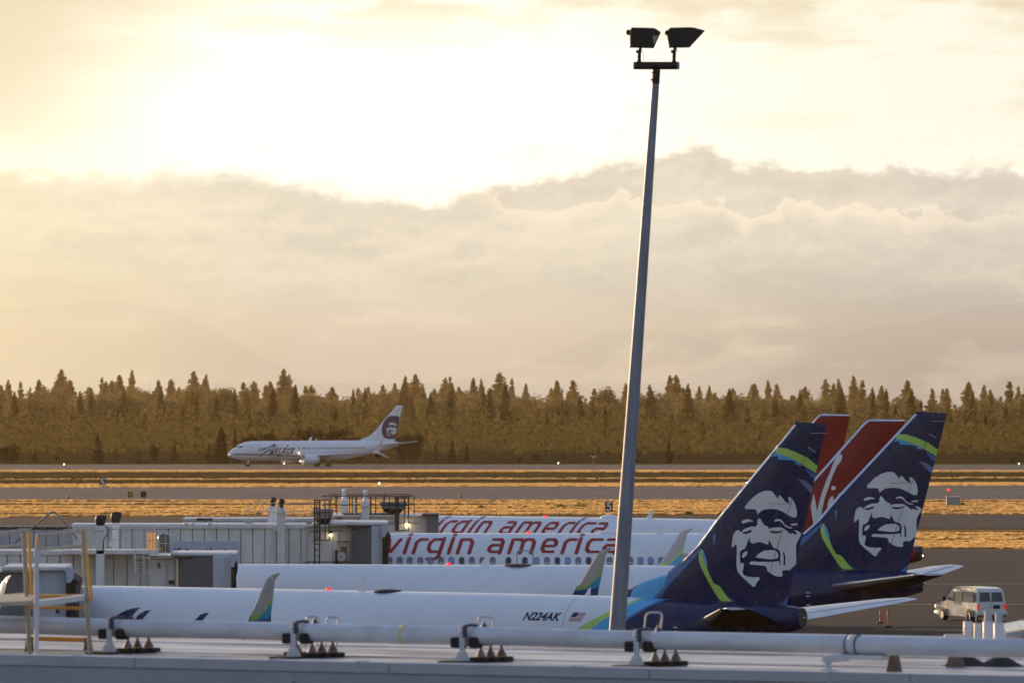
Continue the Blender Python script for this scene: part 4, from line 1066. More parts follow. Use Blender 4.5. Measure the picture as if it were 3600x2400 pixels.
# flight-deck windows, door outlines
for pts in ([(262,684),(338,682),(342,690),(330,700),(272,697)],):
    q = t2(pts); q = [(x, z) for x, z in q]; put_sheet(mb, sheet(None, [(q, 'window_open')], .3), lambda x, z: P5.surf(x, z, -1, .03))
for px in (430, 500, 1758):
    q = t2([(px, 672), (px, 748)]); mb.loft([[P5.surf(q[0][0]+dx, q[0][1]+(q[1][1]-q[0][1])*t, -1, .03) for t in np.linspace(0, 1, 6)] for dx in (0, .05)], 'grey_line', True, False, False)
mb.build('fuselage', e)
for i in range(46):
    px = (515+i*13.4 if i < 30 else 1108+(i-30)*38.0)
for px in [515, 548, 570, 592, 718, 742, 765, 788, 840, 862, 884, 896, 945, 992, 1010, 1034, 1060]+[1106+27.2*i for i in range(22)]:
    x, z = P5.pick(750+px/3.136, 1350+686/3.136, -1.88)
    z = 3.86
    m_ = MB(); m_.add([P5.surf(x+a, z+b, -1, .03) for a, b in ((-.13, -.13), (-.08, -.19), (.08, -.19), (.13, -.13), (.13, .13), (.08, .19), (-.08, .19), (-.13, .13))], [tuple(range(8))], 'window_open'); m_.build('window', e)
shf = lambda pl: [(x+P5.L, z) for x, z in pl]
fx = lambda pts: [P5.pick(750+a/3.136, 1350+b/3.136, -.15) for a, b in pts]
oval = smooth_poly(fx([(1925,352),(1985,346),(2058,350),(2050,420),(2038,520),(2028,606),(1905,604),(1870,575),(1852,520),(1862,440)]), 2)
minz = min(p[1] for _, q in ART for p in q); maxz = max(p[1] for _, q in ART for p in q); minx = min(p[0] for _, q in ART for p in q); maxx = max(p[0] for _, q in ART for p in q)
o5 = fx([(1905, 575), (2026, 418)])
fc = [([(o5[0][0]+(x-minx)/(maxx-minx)*(o5[1][0]-o5[0][0]), o5[0][1]+(z-minz)/(maxz-minz)*(o5[1][1]-o5[0][1])) for x, z in q], cc) for cc, q in ART if cc == 'face_white']
build_fin(P5, 'tail_fin', shf(FIN_LE), shf(FIN_TE), [(oval, 'navy')]+fc, 'white_paint', e, .5, .1)
for side in (1, -1):
    secs = [airfoil_ring(P5.L-5.75+4.93*t, side*(.55+6.63*t), 4.42+6.63*t*math.tan(R(7)), 3.9-2.6*t, .10) for t in (0, .5, 1)]
    MB().loft(secs, 'stab_grey').build('tailplane', e)
    build_wing(P5, side, e, 15.0, 25.0, 17.2, 3.15, 2.2)
    le2 = [(x+27.1, z-.6) for x, z in [(-.10, 6.62), (-.40, 6.54), (-.71, 6.34), (-1.71, 4.84), (-2.35, 3.60)]]; te2 = [(x+27.1, z-.6) for x, z in [(.0, 6.60), (-.28, 6.33), (-.64, 4.9), (-.92, 3.60)]]
    build_fin(P5, 'winglet', le2, te2, [], 'white_gloss', e, .6, .09, lambda z, side=side: side*(17.25+.62*min(1, max(0, (z-4.1)/.9))**.5+.16*max(0, z-5.0)))
    MB().prism([(25.1, 3.2), (26.4, 3.2), (28.2, 2.1), (27.9, 2.1)], lambda p, t, s=side: (p[0], s*(17.3+(3.2-p[1])*.4)+t, p[1]), -.04, .04, 'winglet_grey').build('scimitar_tip', e)
    build_engine(P5, side, e, 14.6, 4.9, 1.62, 1.08, 3.5)
    wheelset(e, 21.2, side*2.86, .56, 2)
wheelset(e, 4.4, 0, .36, 2, .22)
beacon(P5, e, 16.5); blade(P5, e, 19.5, .5, .4)
def lamp(P, x, y, z, r, nm, mt='head_lamp'): MB().lathe((x, y, z), [(.01, -r), (r*.8, -r*.6), (r, 0), (r*.8, r*.6), (.01, r)], mt, 10, 'X').build(nm, P.e)
lamp(P5, .03, -.1, 2.72, .13, 'nose_light'); lamp(P5, 14.9, -2.3, 2.9, .13, 'landing_light'); lamp(P5, 14.4, -4.0, 1.3, .13, 'landing_light'); lamp(P5, 25.8, -17.9, 3.2, .10, 'wingtip_light', 'strobe_red')
# ------------------------------------------------------------------ boarding bridges
class J:
    """a bridge built in its own frame: origin on the apron below photo column cx at distance d"""
    def __init__(s, name, label, cx, d, group='boarding bridges at the parked airliners'):
        s.d = d; s.s = F/d; s.cx = cx
        s.e = empty(name, ((cx-1800)/s.s, d, 0), label, 'boarding bridge', 0, group)
    def x(s, px): return (px-s.cx)/s.s
    def z(s, py): return HC-(py-HY)/s.s
    def box(s, mb, x0, x1, y0, y1, d0, d1, mt, b=0):
        if b: mb.cbox(s.x(x0), s.x(x1), d0, d1, s.z(y1), s.z(y0), mt, b)
        else: mb.bx(s.x(x0), s.x(x1), d0, d1, s.z(y1), s.z(y0), mt)
        return mb
    def ribbed(s, mb, x0, x1, y0, y1, d0, d1, mt, pitch=42, gap=3.2, zlo=None):
        """corrugated wall: backing box with raised panels on the side facing the camera"""
        zb = s.z(y1) if zlo is None else zlo
        mb.bx(s.x(x0), s.x(x1), d0, d1, zb, s.z(y0), 'bridge_groove')
        p = x0
        while p < x1-4:
            q = min(p+pitch-gap, x1); mb.cbox(s.x(p), s.x(q), d0-.07, d0+.02, zb+.02, s.z(y0)-.03, mt, .025); p += pitch
    def rail(s, mb, x0, x1, ytop, ymid, ybot, d, mt, r=.022, step=40, posts=None):
        mb.cyl((s.x(x0), d, s.z(ytop)), (s.x(x1), d, s.z(ytop)), r, mt, nn=6)
        if ymid: mb.cyl((s.x(x0), d, s.z(ymid)), (s.x(x1), d, s.z(ymid)), r, mt, nn=6)
        for p in (posts or np.arange(x0, x1+1, step)): mb.cyl((s.x(p), d, s.z(ybot)), (s.x(p), d, s.z(ytop)), r, mt, nn=6)
def ladder(j, mb, x0, x1, y0, y1, d, mt, r=.028, pitch=21):
    for x in (x0, x1): mb.cyl((j.x(x), d, j.z(y0)), (j.x(x), d, j.z(y1)), r*1.3, mt, nn=6)
    y = y0+8
    while y < y1: mb.cyl((j.x(x0), d, j.z(y)), (j.x(x1), d, j.z(y)), r*.8, mt, nn=6); y += pitch
def column(j, x0, x1, ytop, d, mt='bridge_cream', motor=None, name='lift_column'):
    mb = MB(); cx = (x0+x1)/2; hw = (x1-x0)/2
    mb.cbox(j.x(x0), j.x(x1), d, d+(j.x(x1)-j.x(x0)), .9, j.z(ytop+20), mt, .03)
    mb.cbox(j.x(x0-2), j.x(x1+2), d-.04, d+(j.x(x1)-j.x(x0))+.04, j.z(ytop+20), j.z(ytop+8), mt, .02)
    mb.cbox(j.x(x0+1), j.x(x1-1), d, d+(j.x(x1)-j.x(x0)), j.z(ytop+8), j.z(ytop), mt, .02)
    mb.prism([(x0-13, ytop+78), (x0, ytop+52), (x0, ytop+82), (x0-13, ytop+82)], lambda p, t: (j.x(p[0]), t, j.z(p[1])), d+.1, d+.25, mt)
    c = mb.build(name, j.e)
    if motor == 'bag':
        m_ = MB(); z = j.z(ytop); xx = j.x(cx)
        m_.lathe((xx, d+.2, z), [(.17, -.02), (.22, .08), (.25, .28), (.21, .44), (.06, .50)], 'dark_metal', 14); m_.lathe((xx+.05, d+.2, z+.22), [(.1, -.02), (.25, .06), (.22, .25), (.05, .28)], 'dark_metal', 12)
        m_.build('motor_cover', c)
    elif motor == 'motor':
        m_ = MB(); z = j.z(ytop); xx = j.x(cx)
        m_.cyl((xx, d+.2, z), (xx, d+.2, z+.48), .12, 'dark_metal'); m_.box((xx+.12, d+.2, z+.34), (.14, .2, .16), 'dark_metal'); m_.cyl((xx-.12, d+.1, z+.3), (xx-.2, d+.1, z-.2), .025, 'dark_metal', nn=5); m_.build('motor', c)
    elif motor == 'white':
        m_ = MB(); z = j.z(ytop); xx = j.x(cx); m_.lathe((xx, d+.25, z), [(.2, 0), (.12, .12), (.10, .42), (.12, .44), (.12, .62), (.05, .66)], 'white_gloss', 12); m_.build('motor', c)
    return c
def hood_closure(j, xs, ytop, d0, d1, dark_x, light_x, rub_x, zb=2.6):
    """curved dark shutter, light side panel, bellows and roof hood of a cab"""
    mb = MB(); r0, r1 = j.x(dark_x[0]), j.x(dark_x[1]); n_ = 18; pts = []
    ring = [[(r0+(r1-r0)*t, d0-.55*math.sin(t*math.pi*.5+.4)+.0*k, z) for t in np.linspace(0, 1, n_)] for k, z in enumerate((zb, j.z(ytop+12)))]
    mb.loft(ring, 'shutter_dark', True, False, False)
    for t in np.linspace(.03, .97, 22):      # slats of the roller curtain
        a = (r0+(r1-r0)*t, d0-.55*math.sin(t*math.pi*.5+.4)-.012)
        mb.box((a[0], a[1], (zb+j.z(ytop+12))/2), (.018, .02, j.z(ytop+12)-zb), 'shutter_dark')
    mb.build('curtain', j.e)
    mb = MB(); mb.cbox(j.x(light_x[0]), j.x(light_x[1]), d0-.62, d1, zb, j.z(ytop+8), 'bridge_blue_grey', .04); mb.cbox(j.x((light_x[0]*.4+light_x[1]*.6)), j.x((light_x[0]*.4+light_x[1]*.6))+.06, d0-.68, d0-.6, zb, j.z(ytop+8), 'bridge_grey', .01); mb.build('side_panel', j.e)
    mb = MB(); a, b = j.x(rub_x[0]), j.x(rub_x[1])
    prof = [(a, j.z(ytop+18)), (a+(b-a)*.25, j.z(ytop+14)), (b-(b-a)*.35, j.z(ytop+24)), (b, j.z(ytop+38)), (b-.02, j.z(ytop+60)), (b-(b-a)*.35, j.z(ytop+80)), (b-(b-a)*.3, j.z(ytop+105)), (b-(b-a)*.4, zb), (a, zb)]
    for k in range(5): mb.prism([(x+(.03 if k % 2 else 0), z-(.03 if k % 2 else 0)) for x, z in prof], lambda p, t: (p[0], t, p[1]), d0-.75+k*.28, d0-.75+k*.28+.25, 'gasket')
    mb.build('bellows', j.e)
    mb = MB(); mb.prism([(j.x(light_x[1])-.06, j.z(ytop+4)), (b*.7+a*.3, j.z(ytop+8)), (b*.75+a*.25, j.z(ytop+24)), (j.x(light_x[1])+.1, j.z(ytop+46)), (j.x(light_x[1])-.06, j.z(ytop+46))], lambda p, t: (p[0], t, p[1]), d0-.86, d0-.78, 'bridge_blue_grey')
    mb.build('hood_flap', j.e)
def louvre(j, x0, x1, ytop, ybot, d, n_=6):
    mb = MB(); cx = j.x((x0+x1)/2); w_ = j.x(x1)-j.x(x0); zt, zb = j.z(ytop), j.z(ybot); h = (zt-zb)/n_
    for i in range(n_):
        z = zt-h*i; ww = w_*(1-.03*i)
        mb.loft([[(cx+a*ww/2*s_, d+b*.7*s_, z-dz) for a, b in ((-1, -1), (1, -1), (1, 1), (-1, 1))] for s_, dz in ((.93, 0), (.97, h*.12), (1.0, h*.62), (.86, h*.66))], 'vent_grey', False)
    mb.loft([[(cx+a*w_/2*s_, d+b*.6*s_, z) for a, b in ((-1, -1), (1, -1), (1, 1), (-1, 1))] for s_, z in ((.8, zb+.05), (.45, zb-.25), (.42, zb-.55))], 'dark_metal', False)
    return mb.build('roof_vent', j.e)

# ---- C: bridge at the third airliner (tunnel with the lettered plate)
c3 = J('boarding_bridge', 'long cream ribbed boarding bridge with a Port of Seattle plate, at the full red title', 1100, 413)
mb = MB(); c3.ribbed(mb, 250, 1092, 1853, 2060, 1.2, 4.2, 'bridge_cream', 42.5, zlo=3.0)
c3.box(mb, 245, 1092, 1843, 1854, 1.08, 4.3, 'bridge_roof', .03); c3.box(mb, 250, 1092, 1848, 1858, 1.02, 1.12, 'bridge_cream')
for i in range(34): p = 262+24.8*i; mb.cyl((c3.x(p), .98, c3.z(1851)), (c3.x(p), 1.04, c3.z(1851)), .03, 'rail_white', nn=6)
for p in (651, 675, 735): mb.lathe((c3.x(p), 1.1, c3.z(1846)), [(.05, -.1), (.14, 0), (.12, .1), (.03, .16)], 'bridge_cream', 10)
mb.build('outer_tunnel', c3.e)
mb = MB(); c3.ribbed(mb, -230, 262, 1861, 2060, 1.6, 3.9, 'bridge_grey', 43, zlo=3.15); c3.box(mb, -230, 262, 1853, 1862, 1.5, 4.0, 'frame_dark')
for i in range(11): p = -150+43*i; mb.cyl((c3.x(p), 1.45, c3.z(1857)), (c3.x(p), 1.5, c3.z(1857)), .03, 'rail_white', nn=6)
mb.build('inner_tunnel', c3.e)
mb = MB(); c3.box(mb, 604, 836, 1903, 1985, 1.07, 1.13, 'sign_plate', .01)
f = lambda x, z: (x, 1.055, z)
zt = c3.z(1931); put_text(mb, 'Port of Seattle', f, 'sign_black', .44, 0, .014, 1.0, c3.x(648), zt-.30, width=c3.x(803)-c3.x(648))
mb.add([f(c3.x(609), c3.z(1928)), f(c3.x(636), c3.z(1928)), f(c3.x(628), c3.z(1938)), f(c3.x(614), c3.z(1936))], [(3, 2, 1, 0)], 'sign_black'); mb.add([f(c3.x(622), c3.z(1938)), f(c3.x(632), c3.z(1937)), f(c3.x(616), c3.z(1950)), f(c3.x(608), c3.z(1950))], [(3, 2, 1, 0)], 'sign_black')
mb.build('name_plate', c3.e)
mb = MB(); c3.box(mb, 1084, 1240, 1853, 2070, .6, 4.4, 'bridge_cream', .06); c3.box(mb, 1070, 1248, 1843, 1853, .3, 4.6, 'bridge_cream', .03); c3.box(mb, 1160, 1360, 1834, 1845, -.4, 4.7, 'bridge_roof', .04)
c3.box(mb, 1221, 1306, 1845, 1853, -.5, .2, 'seam')
for x in (1106, 1168, 1188): c3.box(mb, x, x+1.6, 1862, 2050, .57, .62, 'bridge_groove')
mb.tube([(c3.x(1078), .5, c3.z(1990)), (c3.x(1078), .5, c3.z(1876)), (c3.x(1086), .5, c3.z(1866)), (c3.x(1205), .5, c3.z(1864))], .03, 'bridge_grey', 6)
mb.build('cab', c3.e)
mb = MB(); c3.box(mb, 1183, 1231, 1905, 2040, .52, .62, 'door_cream', .02); dr = mb.build('door', c3.e)
mb = MB(); c3.box(mb, 1196, 1219, 1921, 1952, .49, .53, 'door_glass'); mb.build('door_window', dr)
mb = MB(); c3.box(mb, 1183, 1232, 1902, 1904.5, .5, .6, 'dark_metal'); mb.build('drip_rail', c3.e)
mb = MB(); mb.lathe((c3.x(1200), .3, c3.z(1957)), [(.14, .02), (.26, 0), (.27, .1), (.14, .1)], 'rail_white', 18, 'Y'); mb.cyl((c3.x(1200), .3, c3.z(1957)), (c3.x(1200), .55, c3.z(1957)), .05, 'dark_metal'); mb.build('hose_reel', c3.e)
mb = MB(); c3.box(mb, 1178, 1185, 1932, 1985, .2, .5, 'dark_metal', .02); mb.build('control_box', c3.e)
hood_closure(c3, 0, 1840, .1, 3.6, (1235, 1307), (1306, 1347), (1346, 1371))
mb = MB(); ladder(c3, mb, 1106, 1123, 1756, 2000, .1, 'frame_dark', .03, 21)
for y in (1756, 1800, 1840, 1897): mb.tube([(c3.x(1103), .1, c3.z(y)), (c3.x(1103), -.55, c3.z(y)), (c3.x(1161), -.6, c3.z(y)), (c3.x(1161), .1, c3.z(y))], .032, 'frame_dark', 6)
for x in (1115, 1126, 1144, 1158): mb.cyl((c3.x(x), -.58, c3.z(1756)), (c3.x(x), -.58, c3.z(1897)), .03, 'frame_dark', nn=6)
mb.build('caged_ladder', c3.e)
mb = MB(); c3.rail(mb, 1074, 1232, 1974, None, 2000, .1, 'frame_dark', .03, posts=[1074, 1085, 1231]); mb.build('platform_rail', c3.e)
mb = MB().lathe((c3.x(1161), .45, c3.z(1884)), [(.03, 0), (.09, .04), (.10, .16), (.05, .22)], 'lamp_glow', 10); mb.lathe((c3.x(1161), .45, c3.z(1873)), [(.12, -.04), (.10, .06), (.03, .12)], 'dark_metal', 10); mb.build('wall_lamp', c3.e)
louvre(c3, 1094, 1171, 1791, 1826, 2.6)
mb = MB(); c3.rail(mb, 868, 1112, 1769, 1798, 1838, 1.3, 'rail_white', .016, posts=[870, 896, 922, 936, 1006, 1014, 1034, 1064, 1093, 1110]); c3.box(mb, 858, 886, 1834, 1841, 1.1, 1.5, 'rail_white'); mb.build('roof_rail', c3.e)
column(c3, 973, 1001, 1786, .7, motor='motor'); column(c3, 936, 964, 1785, 4.4, motor='motor')
mb = MB(); mb.tube([(c3.x(60), 0, c3.z(1900)), (c3.x(80), 0, c3.z(1880)), (c3.x(172), 0, c3.z(1806)), (c3.x(188), 0, c3.z(1797)), (c3.x(200), 0, c3.z(1806)), (c3.x(240), 0, c3.z(1850)), (c3.x(270), 0, c3.z(1892))], .05, 'box_grey', 8)
mb.cyl((c3.x(60), 0, c3.z(1900)), (c3.x(40), 1.5, c3.z(1925)), .045, 'box_grey', nn=8); mb.build('hose_boom', c3.e)

# ---- D: bridge at the farthest airliner
d4 = J('boarding_bridge', 'farthest boarding bridge with dark roof railings and a lit lamp, behind the lettered bridge', 1400, 446)
mb = MB(); d4.ribbed(mb, 640, 1210, 1832, 2000, 1.0, 3.8, 'bridge_cream', 41, zlo=3.2); d4.box(mb, 640, 1210, 1822, 1833, .9, 3.9, 'bridge_roof', .03)
d4.box(mb, 690, 745, 1822, 1829, .8, 2, 'dark_metal'); mb.build('outer_tunnel', d4.e)
mb = MB(); d4.box(mb, 1200, 1503, 1816, 2000, .5, 4.0, 'bridge_cream', .06); d4.box(mb, 1150, 1540, 1810, 1817, .2, 4.2, 'bridge_cream', .03)
d4.box(mb, 1205, 1400, 1806, 1811, .3, 4.0, 'frame_dark'); d4.box(mb, 1366, 1470, 1838.5, 1840, .4, .5, 'frame_dark'); mb.build('cab', d4.e)
mb = MB(); d4.box(mb, 1502, 1541, 1810, 2000, -.4, 3.8, 'shutter_dark', .05); d4.box(mb, 1483, 1541, 1806, 1812, -.5, 3.9, 'seam', .02); mb.build('curtain', d4.e)
mb = MB(); d4.rail(mb, 1130, 1456, 1744, 1774, 1808, .2, 'frame_dark', .03, posts=[1163, 1184, 1228, 1238, 1254, 1302, 1320, 1349, 1369, 1400, 1424, 1437, 1456]); mb.build('roof_rail', d4.e); mb = MB(); d4.rail(mb, 1150, 1440, 1742, None, 1806, 3.8, 'frame_dark', .028, posts=[1175, 1246, 1300, 1349, 1410])
mb.build('roof_rail', d4.e)
mb = MB(); ladder(d4, mb, 1391, 1400, 1745, 1865, -.1, 'frame_dark', .035, 20)
for y in (1748, 1775, 1863): mb.tube([(d4.x(1388), 0, d4.z(y)), (d4.x(1388), -.5, d4.z(y)), (d4.x(1437), -.5, d4.z(y)), (d4.x(1437), 0, d4.z(y))], .032, 'frame_dark', 6)
for x in (1396, 1421, 1436): mb.cyl((d4.x(x), -.5, d4.z(1745)), (d4.x(x), -.5, d4.z(1863)), .03, 'frame_dark', nn=6)
mb.build('caged_ladder', d4.e)
louvre(d4, 1331, 1431, 1765, 1791, 2.0)
column(d4, 1270, 1298, 1763, .1, motor='white'); column(d4, 1192, 1219, 1761, 3.0, motor='white')
mb = MB().lathe((d4.x(1431), .35, d4.z(1853)), [(.03, 0), (.10, .04), (.11, .18), (.05, .24)], 'lamp_glow', 10); mb.build('wall_lamp', d4.e)
mb = MB()
for x, y0 in ((1138, 1762), (1244, 1758)): mb.cyl((d4.x(x), 1.2, d4.z(1815)), (d4.x(x), 1.2, d4.z(y0)), .075, 'white_gloss', nn=10)
mb.build('vent_pipe', d4.e)

# ---- B: bridge at the second airliner
b2 = J('boarding_bridge', 'cream ribbed boarding bridge with two black capped columns and a white railed platform', 470, 369.5)
mb = MB(); b2.ribbed(mb, -260, 520, 1946, 2170, 1.0, 3.8, 'bridge_cream', 47, 3.6, zlo=3.0); b2.box(mb, -260, 520, 1936, 1947, .9, 3.9, 'bridge_roof', .03); b2.box(mb, -260, 350, 1945, 1951, .86, 1.0, 'bridge_cream')
for i in range(14): p = -100+43*i; mb.cyl((b2.x(p), .82, b2.z(1941)), (b2.x(p), .9, b2.z(1941)), .03, 'rail_white', nn=6)
mb.build('outer_tunnel', b2.e)
mb = MB(); b2.box(mb, 520, 617, 1962, 2170, .6, 4.0, 'bridge_cream', .06); b2.box(mb, 506, 622, 1953, 1963, .3, 4.2, 'bridge_cream', .03); b2.box(mb, 600, 828, 1941, 1953, -.2, 4.2, 'bridge_roof', .05); b2.box(mb, 616, 753, 1953, 1962, -.3, .3, 'seam')
b2.box(mb, 583, 585, 1966, 2160, .56, .62, 'bridge_groove'); b2.box(mb, 551, 560, 1980, 1983, .4, .6, 'dark_metal'); b2.box(mb, 557, 561, 1980, 1995, .4, .6, 'dark_metal'); b2.box(mb, 592, 611, 2040, 2053, .5, .6, 'sign_brown'); mb.build('cab', b2.e)
hood_closure(b2, 0, 1945, .2, 3.8, (626, 750), (749, 817), (815, 833))
mb = MB(); b2.box(mb, 220, 560, 1930, 1946, -.9, .9, 'bridge_cream', .03); mb.build('platform', b2.e)
mb = MB(); b2.rail(mb, 226, 548, 1858, 1895, 1932, -.8, 'rail_white', .022, posts=[228, 248, 254, 322, 422, 447, 490, 502, 512, 540, 552])
b2.rail(mb, 558, 623, 1867, 1908, 1942, -.3, 'rail_white', .018, posts=[560, 583, 598, 608, 622]); mb.build('platform_rail', b2.e)
mb = MB(); ladder(b2, mb, 476, 509, 1945, 2080, -.9, 'rail_white', .028, 22)
for y in (1958, 2012): mb.tube([(b2.x(470), -.9, b2.z(y)), (b2.x(470), -1.5, b2.z(y)), (b2.x(535), -1.5, b2.z(y)), (b2.x(535), -.9, b2.z(y))], .022, 'rail_white', 6)
for x in (482, 530): mb.cyl((b2.x(x), -1.5, b2.z(1870)), (b2.x(x), -1.5, b2.z(2014)), .02, 'rail_white', nn=6)
mb.build('caged_ladder', b2.e)
mb = MB(); b2.box(mb, 519, 551, 1869, 1941, -.45, -.42, 'mesh_panel'); mb.build('mesh_gate', b2.e)
mb = MB().lathe((b2.x(576), .3, b2.z(1940)), [(.32, 0), (.32, .62), (.28, .78), (.12, .86), (.01, .88)], 'van_side_glass', 18); b2.box(mb, 561, 573, 1924, 1937, -.1, 0, 'mesh_panel'); mb.build('roof_housing', b2.e)
column(b2, 340, 371, 1845, -.9, motor='bag'); column(b2, 379, 404, 1843, 3.9, motor='bag')
mb = MB(); pts = [(b2.x(372), -.95, b2.z(1845)), (b2.x(383), -.95, b2.z(1855)), (b2.x(385), -.95, b2.z(1866)), (b2.x(378), -.95, b2.z(1880)), (b2.x(369), -.95, b2.z(1892)), (b2.x(367), -.95, b2.z(1935))]; mb.tube(pts, .022, 'black_rubber', 6); mb.build('cable', b2.e)

# ---- A: bridge at the nearest airliner
a1 = J('boarding_bridge', 'dark and blue-grey boarding bridge cab at the nearest airliner, behind the yellow rails', 120, 341)
mb = MB(); a1.ribbed(mb, -260, 8, 2000, 2300, 1.0, 3.8, 'bridge_cream', 52, 4, zlo=2.9); mb.build('outer_tunnel', a1.e)
mb = MB(); a1.box(mb, -40, 118, 2010, 2330, -.2, 3.9, 'shutter_dark', .05); a1.box(mb, -40, 118, 2001, 2011, -.4, 4.0, 'bridge_roof', .04); mb.build('curtain', a1.e)
mb = MB(); a1.box(mb, 116, 237, 2006, 2330, -.3, 3.9, 'bridge_blue_grey', .05); a1.box(mb, 152, 153.5, 2008, 2330, -.33, -.28, 'bridge_grey'); a1.box(mb, 198, 209, 2140, 2153, -.36, -.3, 'seam'); mb.build('cab', a1.e)
mb = MB(); a1.box(mb, 9, 235, 1989, 2005, -.6, 4.2, 'bridge_roof', .05); mb.build('roof_slab', a1.e)
mb = MB(); zb = 2.6
mb.prism([(a1.x(236), a1.z(2012)), (a1.x(258), a1.z(2028)), (a1.x(268), a1.z(2034)), (a1.x(279), a1.z(2042)), (a1.x(270), a1.z(2060)), (a1.x(268), zb), (a1.x(236), zb)], lambda p, t: (p[0], t, p[1]), -.7, 3.6, 'gasket'); mb.build('bellows', a1.e)
mb = MB().prism([(a1.x(236), a1.z(1989)), (a1.x(266), a1.z(1997)), (a1.x(262), a1.z(2030)), (a1.x(252), a1.z(2044)), (a1.x(238), a1.z(2046))], lambda p, t: (p[0], t, p[1]), -.85, -.72, 'bridge_blue_grey'); mb.build('hood_flap', a1.e)

# ------------------------------------------------------------------ tall lamp pole
dp = 200.0
def pw(px, py, dd=0.0): v = W(px, py, dp); return Vector((v.x, dp+dd, v.z))
top = pw(2305, 292); base = pw(2171, 2196); dirv = (base-top)/(base.z-top.z); ground = base+dirv*(0-base.z)
pe = empty('lamp_pole', ground, 'tall slightly leaning grey steel pole carrying two dark floodlights', 'lamp pole')
rel = lambda v: v-ground
mb = MB(); n_ = 14; rings = []
for i in range(n_+1):
    t = i/n_; c_ = top+(ground-top)*t; r_ = .0935+(.207-.0935)*(t*(top-ground).length/((top-base).length)) ; rings.append([rel(c_)+Vector((math.cos(a)*r_, math.sin(a)*r_, 0)) for a in np.linspace(0, 2*math.pi, 25)[:-1]])
mb.loft(rings, 'pole_steel'); mb.lathe(rel(ground), [(.55, 0), (.55, .06), (.3, .06), (.27, .3)], 'pole_steel', 16); mb.build('pole', pe)
mb = MB(); mb.cyl(rel(pw(2305, 295)), rel(pw(2308, 245)), .098, 'lamp_housing', nn=16); mb.cyl(rel(pw(2302, 285)), rel(pw(2302.5, 279)), .115, 'lamp_housing', nn=16); mb.cyl(rel(pw(2305, 259)), rel(pw(2305.4, 254)), .108, 'lamp_housing', nn=16); mb.build('tenon', pe)
mb = MB(); mb.cyl(rel(pw(2228, 231.5)), rel(pw(2387, 231.5)), .098, 'lamp_housing', nn=18); ca = mb.build('crossarm', pe)
for x0, x1 in ((2226, 2234), (2378, 2389)): MB().lathe(rel(pw(x0, 231.5)), [(.07, 0), (.10, .015), (.10, (x1-x0)/140-.015), (.07, (x1-x0)/140)], 'pole_steel', 18, 'X').build('end_cap', ca)
for k, (bx, ax) in enumerate(((2247, 2252), (2369.5, 2373))):
    mb = MB(); mb.cyl(rel(pw(bx, 219)), rel(pw(bx+1, 185)), .045, 'lamp_housing', nn=10); mb.box(rel(pw(bx-4, 182)), (.10, .12, .075), 'lamp_housing'); mb.cyl(rel(pw(bx+2, 186)), rel(pw(ax, 165)), .04, 'lamp_housing', nn=10)
    mb.cyl(rel(pw(bx, 219)), rel(pw(bx, 213)), .055, 'lamp_housing', nn=10); mb.cyl(rel(pw(bx-5, 200)), rel(pw(bx-5, 198)), .02, 'lamp_housing', nn=6); br = mb.build('bracket', pe)
    mb = MB(); mb.tube([rel(pw(bx+8, 178)), rel(pw(bx+14, 190)), rel(pw(bx+17, 205)), rel(pw(bx+15, 216))] if k == 0 else [rel(pw(bx+8, 170)), rel(pw(bx+12, 175)), rel(pw(bx+9, 183))], .007, 'lamp_housing', 5); mb.build('wire', br)
LP = lambda pts: [(2100+a/4.704, 50+b/4.704) for a, b in pts]
def lamp_head(prof, knob, win):
    mb = MB(); p = LP(prof); f = lambda q, t: rel(pw(q[0], q[1], t))
    nn = len(p); cx = sum(q[0] for q in p)/nn; cy = sum(q[1] for q in p)/nn
    secs = [[rel(pw(cx+(q[0]-cx)*k, cy+(q[1]-cy)*k, t)) for q in p] for t, k in ((-.30, .93), (-.27, 1), (.27, 1), (.30, .93))]
    mb.loft(secs, 'lamp_housing', False); o = mb.build('floodlight', pe)
    q = LP(knob); MB().prism(q, f, -.10, .10, 'lamp_housing').build('ballast_cap', o)
    if win: MB().prism(LP(win), f, -.318, -.285, 'lamp_glass').build('side_lens', o)
lamp_head([(565,228),(920,236),(960,248),(1048,308),(935,562),(528,552),(540,530),(538,350),(545,265)], [(488,264),(550,264),(545,348),(490,346),(474,310)], [(915,368),(1000,366),(928,522)])
lamp_head([(1205,232),(1540,226),(1600,232),(1776,280),(1528,550),(1178,556),(1186,535),(1158,360),(1168,268)], [(1135,272),(1172,266),(1160,352),(1130,348),(1114,312)], None)

# ------------------------------------------------------------------ van
dv = 451.0; ang = R(24.5)
vp = W(3436, 2188, dv)
ve = empty('van', (vp.x, dv, 0), 'white passenger van driving away with its red tail lamps lit', 'van', ang); ve.scale = (.93, .93, .95)
# local: +y forward (away), x to the right; rear at y=0, left side at x=0
wv, lv = 2.0, 5.5
def vprof(y0, y1, pts): pass
side = [(0.02, .42), (0.0, .60), (.02, .92), (.05, 1.15), (.22, 1.85), (.42, 2.02), (1.2, 2.10), (3.2, 2.08), (3.75, 2.0), (4.55, 1.30), (5.30, 1.16), (5.48, .98), (5.52, .50), (5.40, .36), (.2, .34)]
def vring(x, k, dz=0): return [(x, y if True else y, z) for y, z in [(2.7+(p[0]-2.7)*k, 1.2+(p[1]-1.2)*k) for p in side]]
def tumble(z): return 0 if z < 1.1 else (z-1.1)*.13
def ring_at(x, sgn, k): return [(x+sgn*tumble(1.2+(p[1]-1.2)*k)*-1, 2.7+(p[0]-2.7)*k, 1.2+(p[1]-1.2)*k) for p in side]
mb = MB(); mb.loft([ring_at(0.08, -1, .975), ring_at(0, -1, .995) , ring_at(wv*.25, 0, 1), ring_at(wv*.75, 0, 1), ring_at(wv, 1, .995), ring_at(wv-.08, 1, .975)], 'van_white', False)
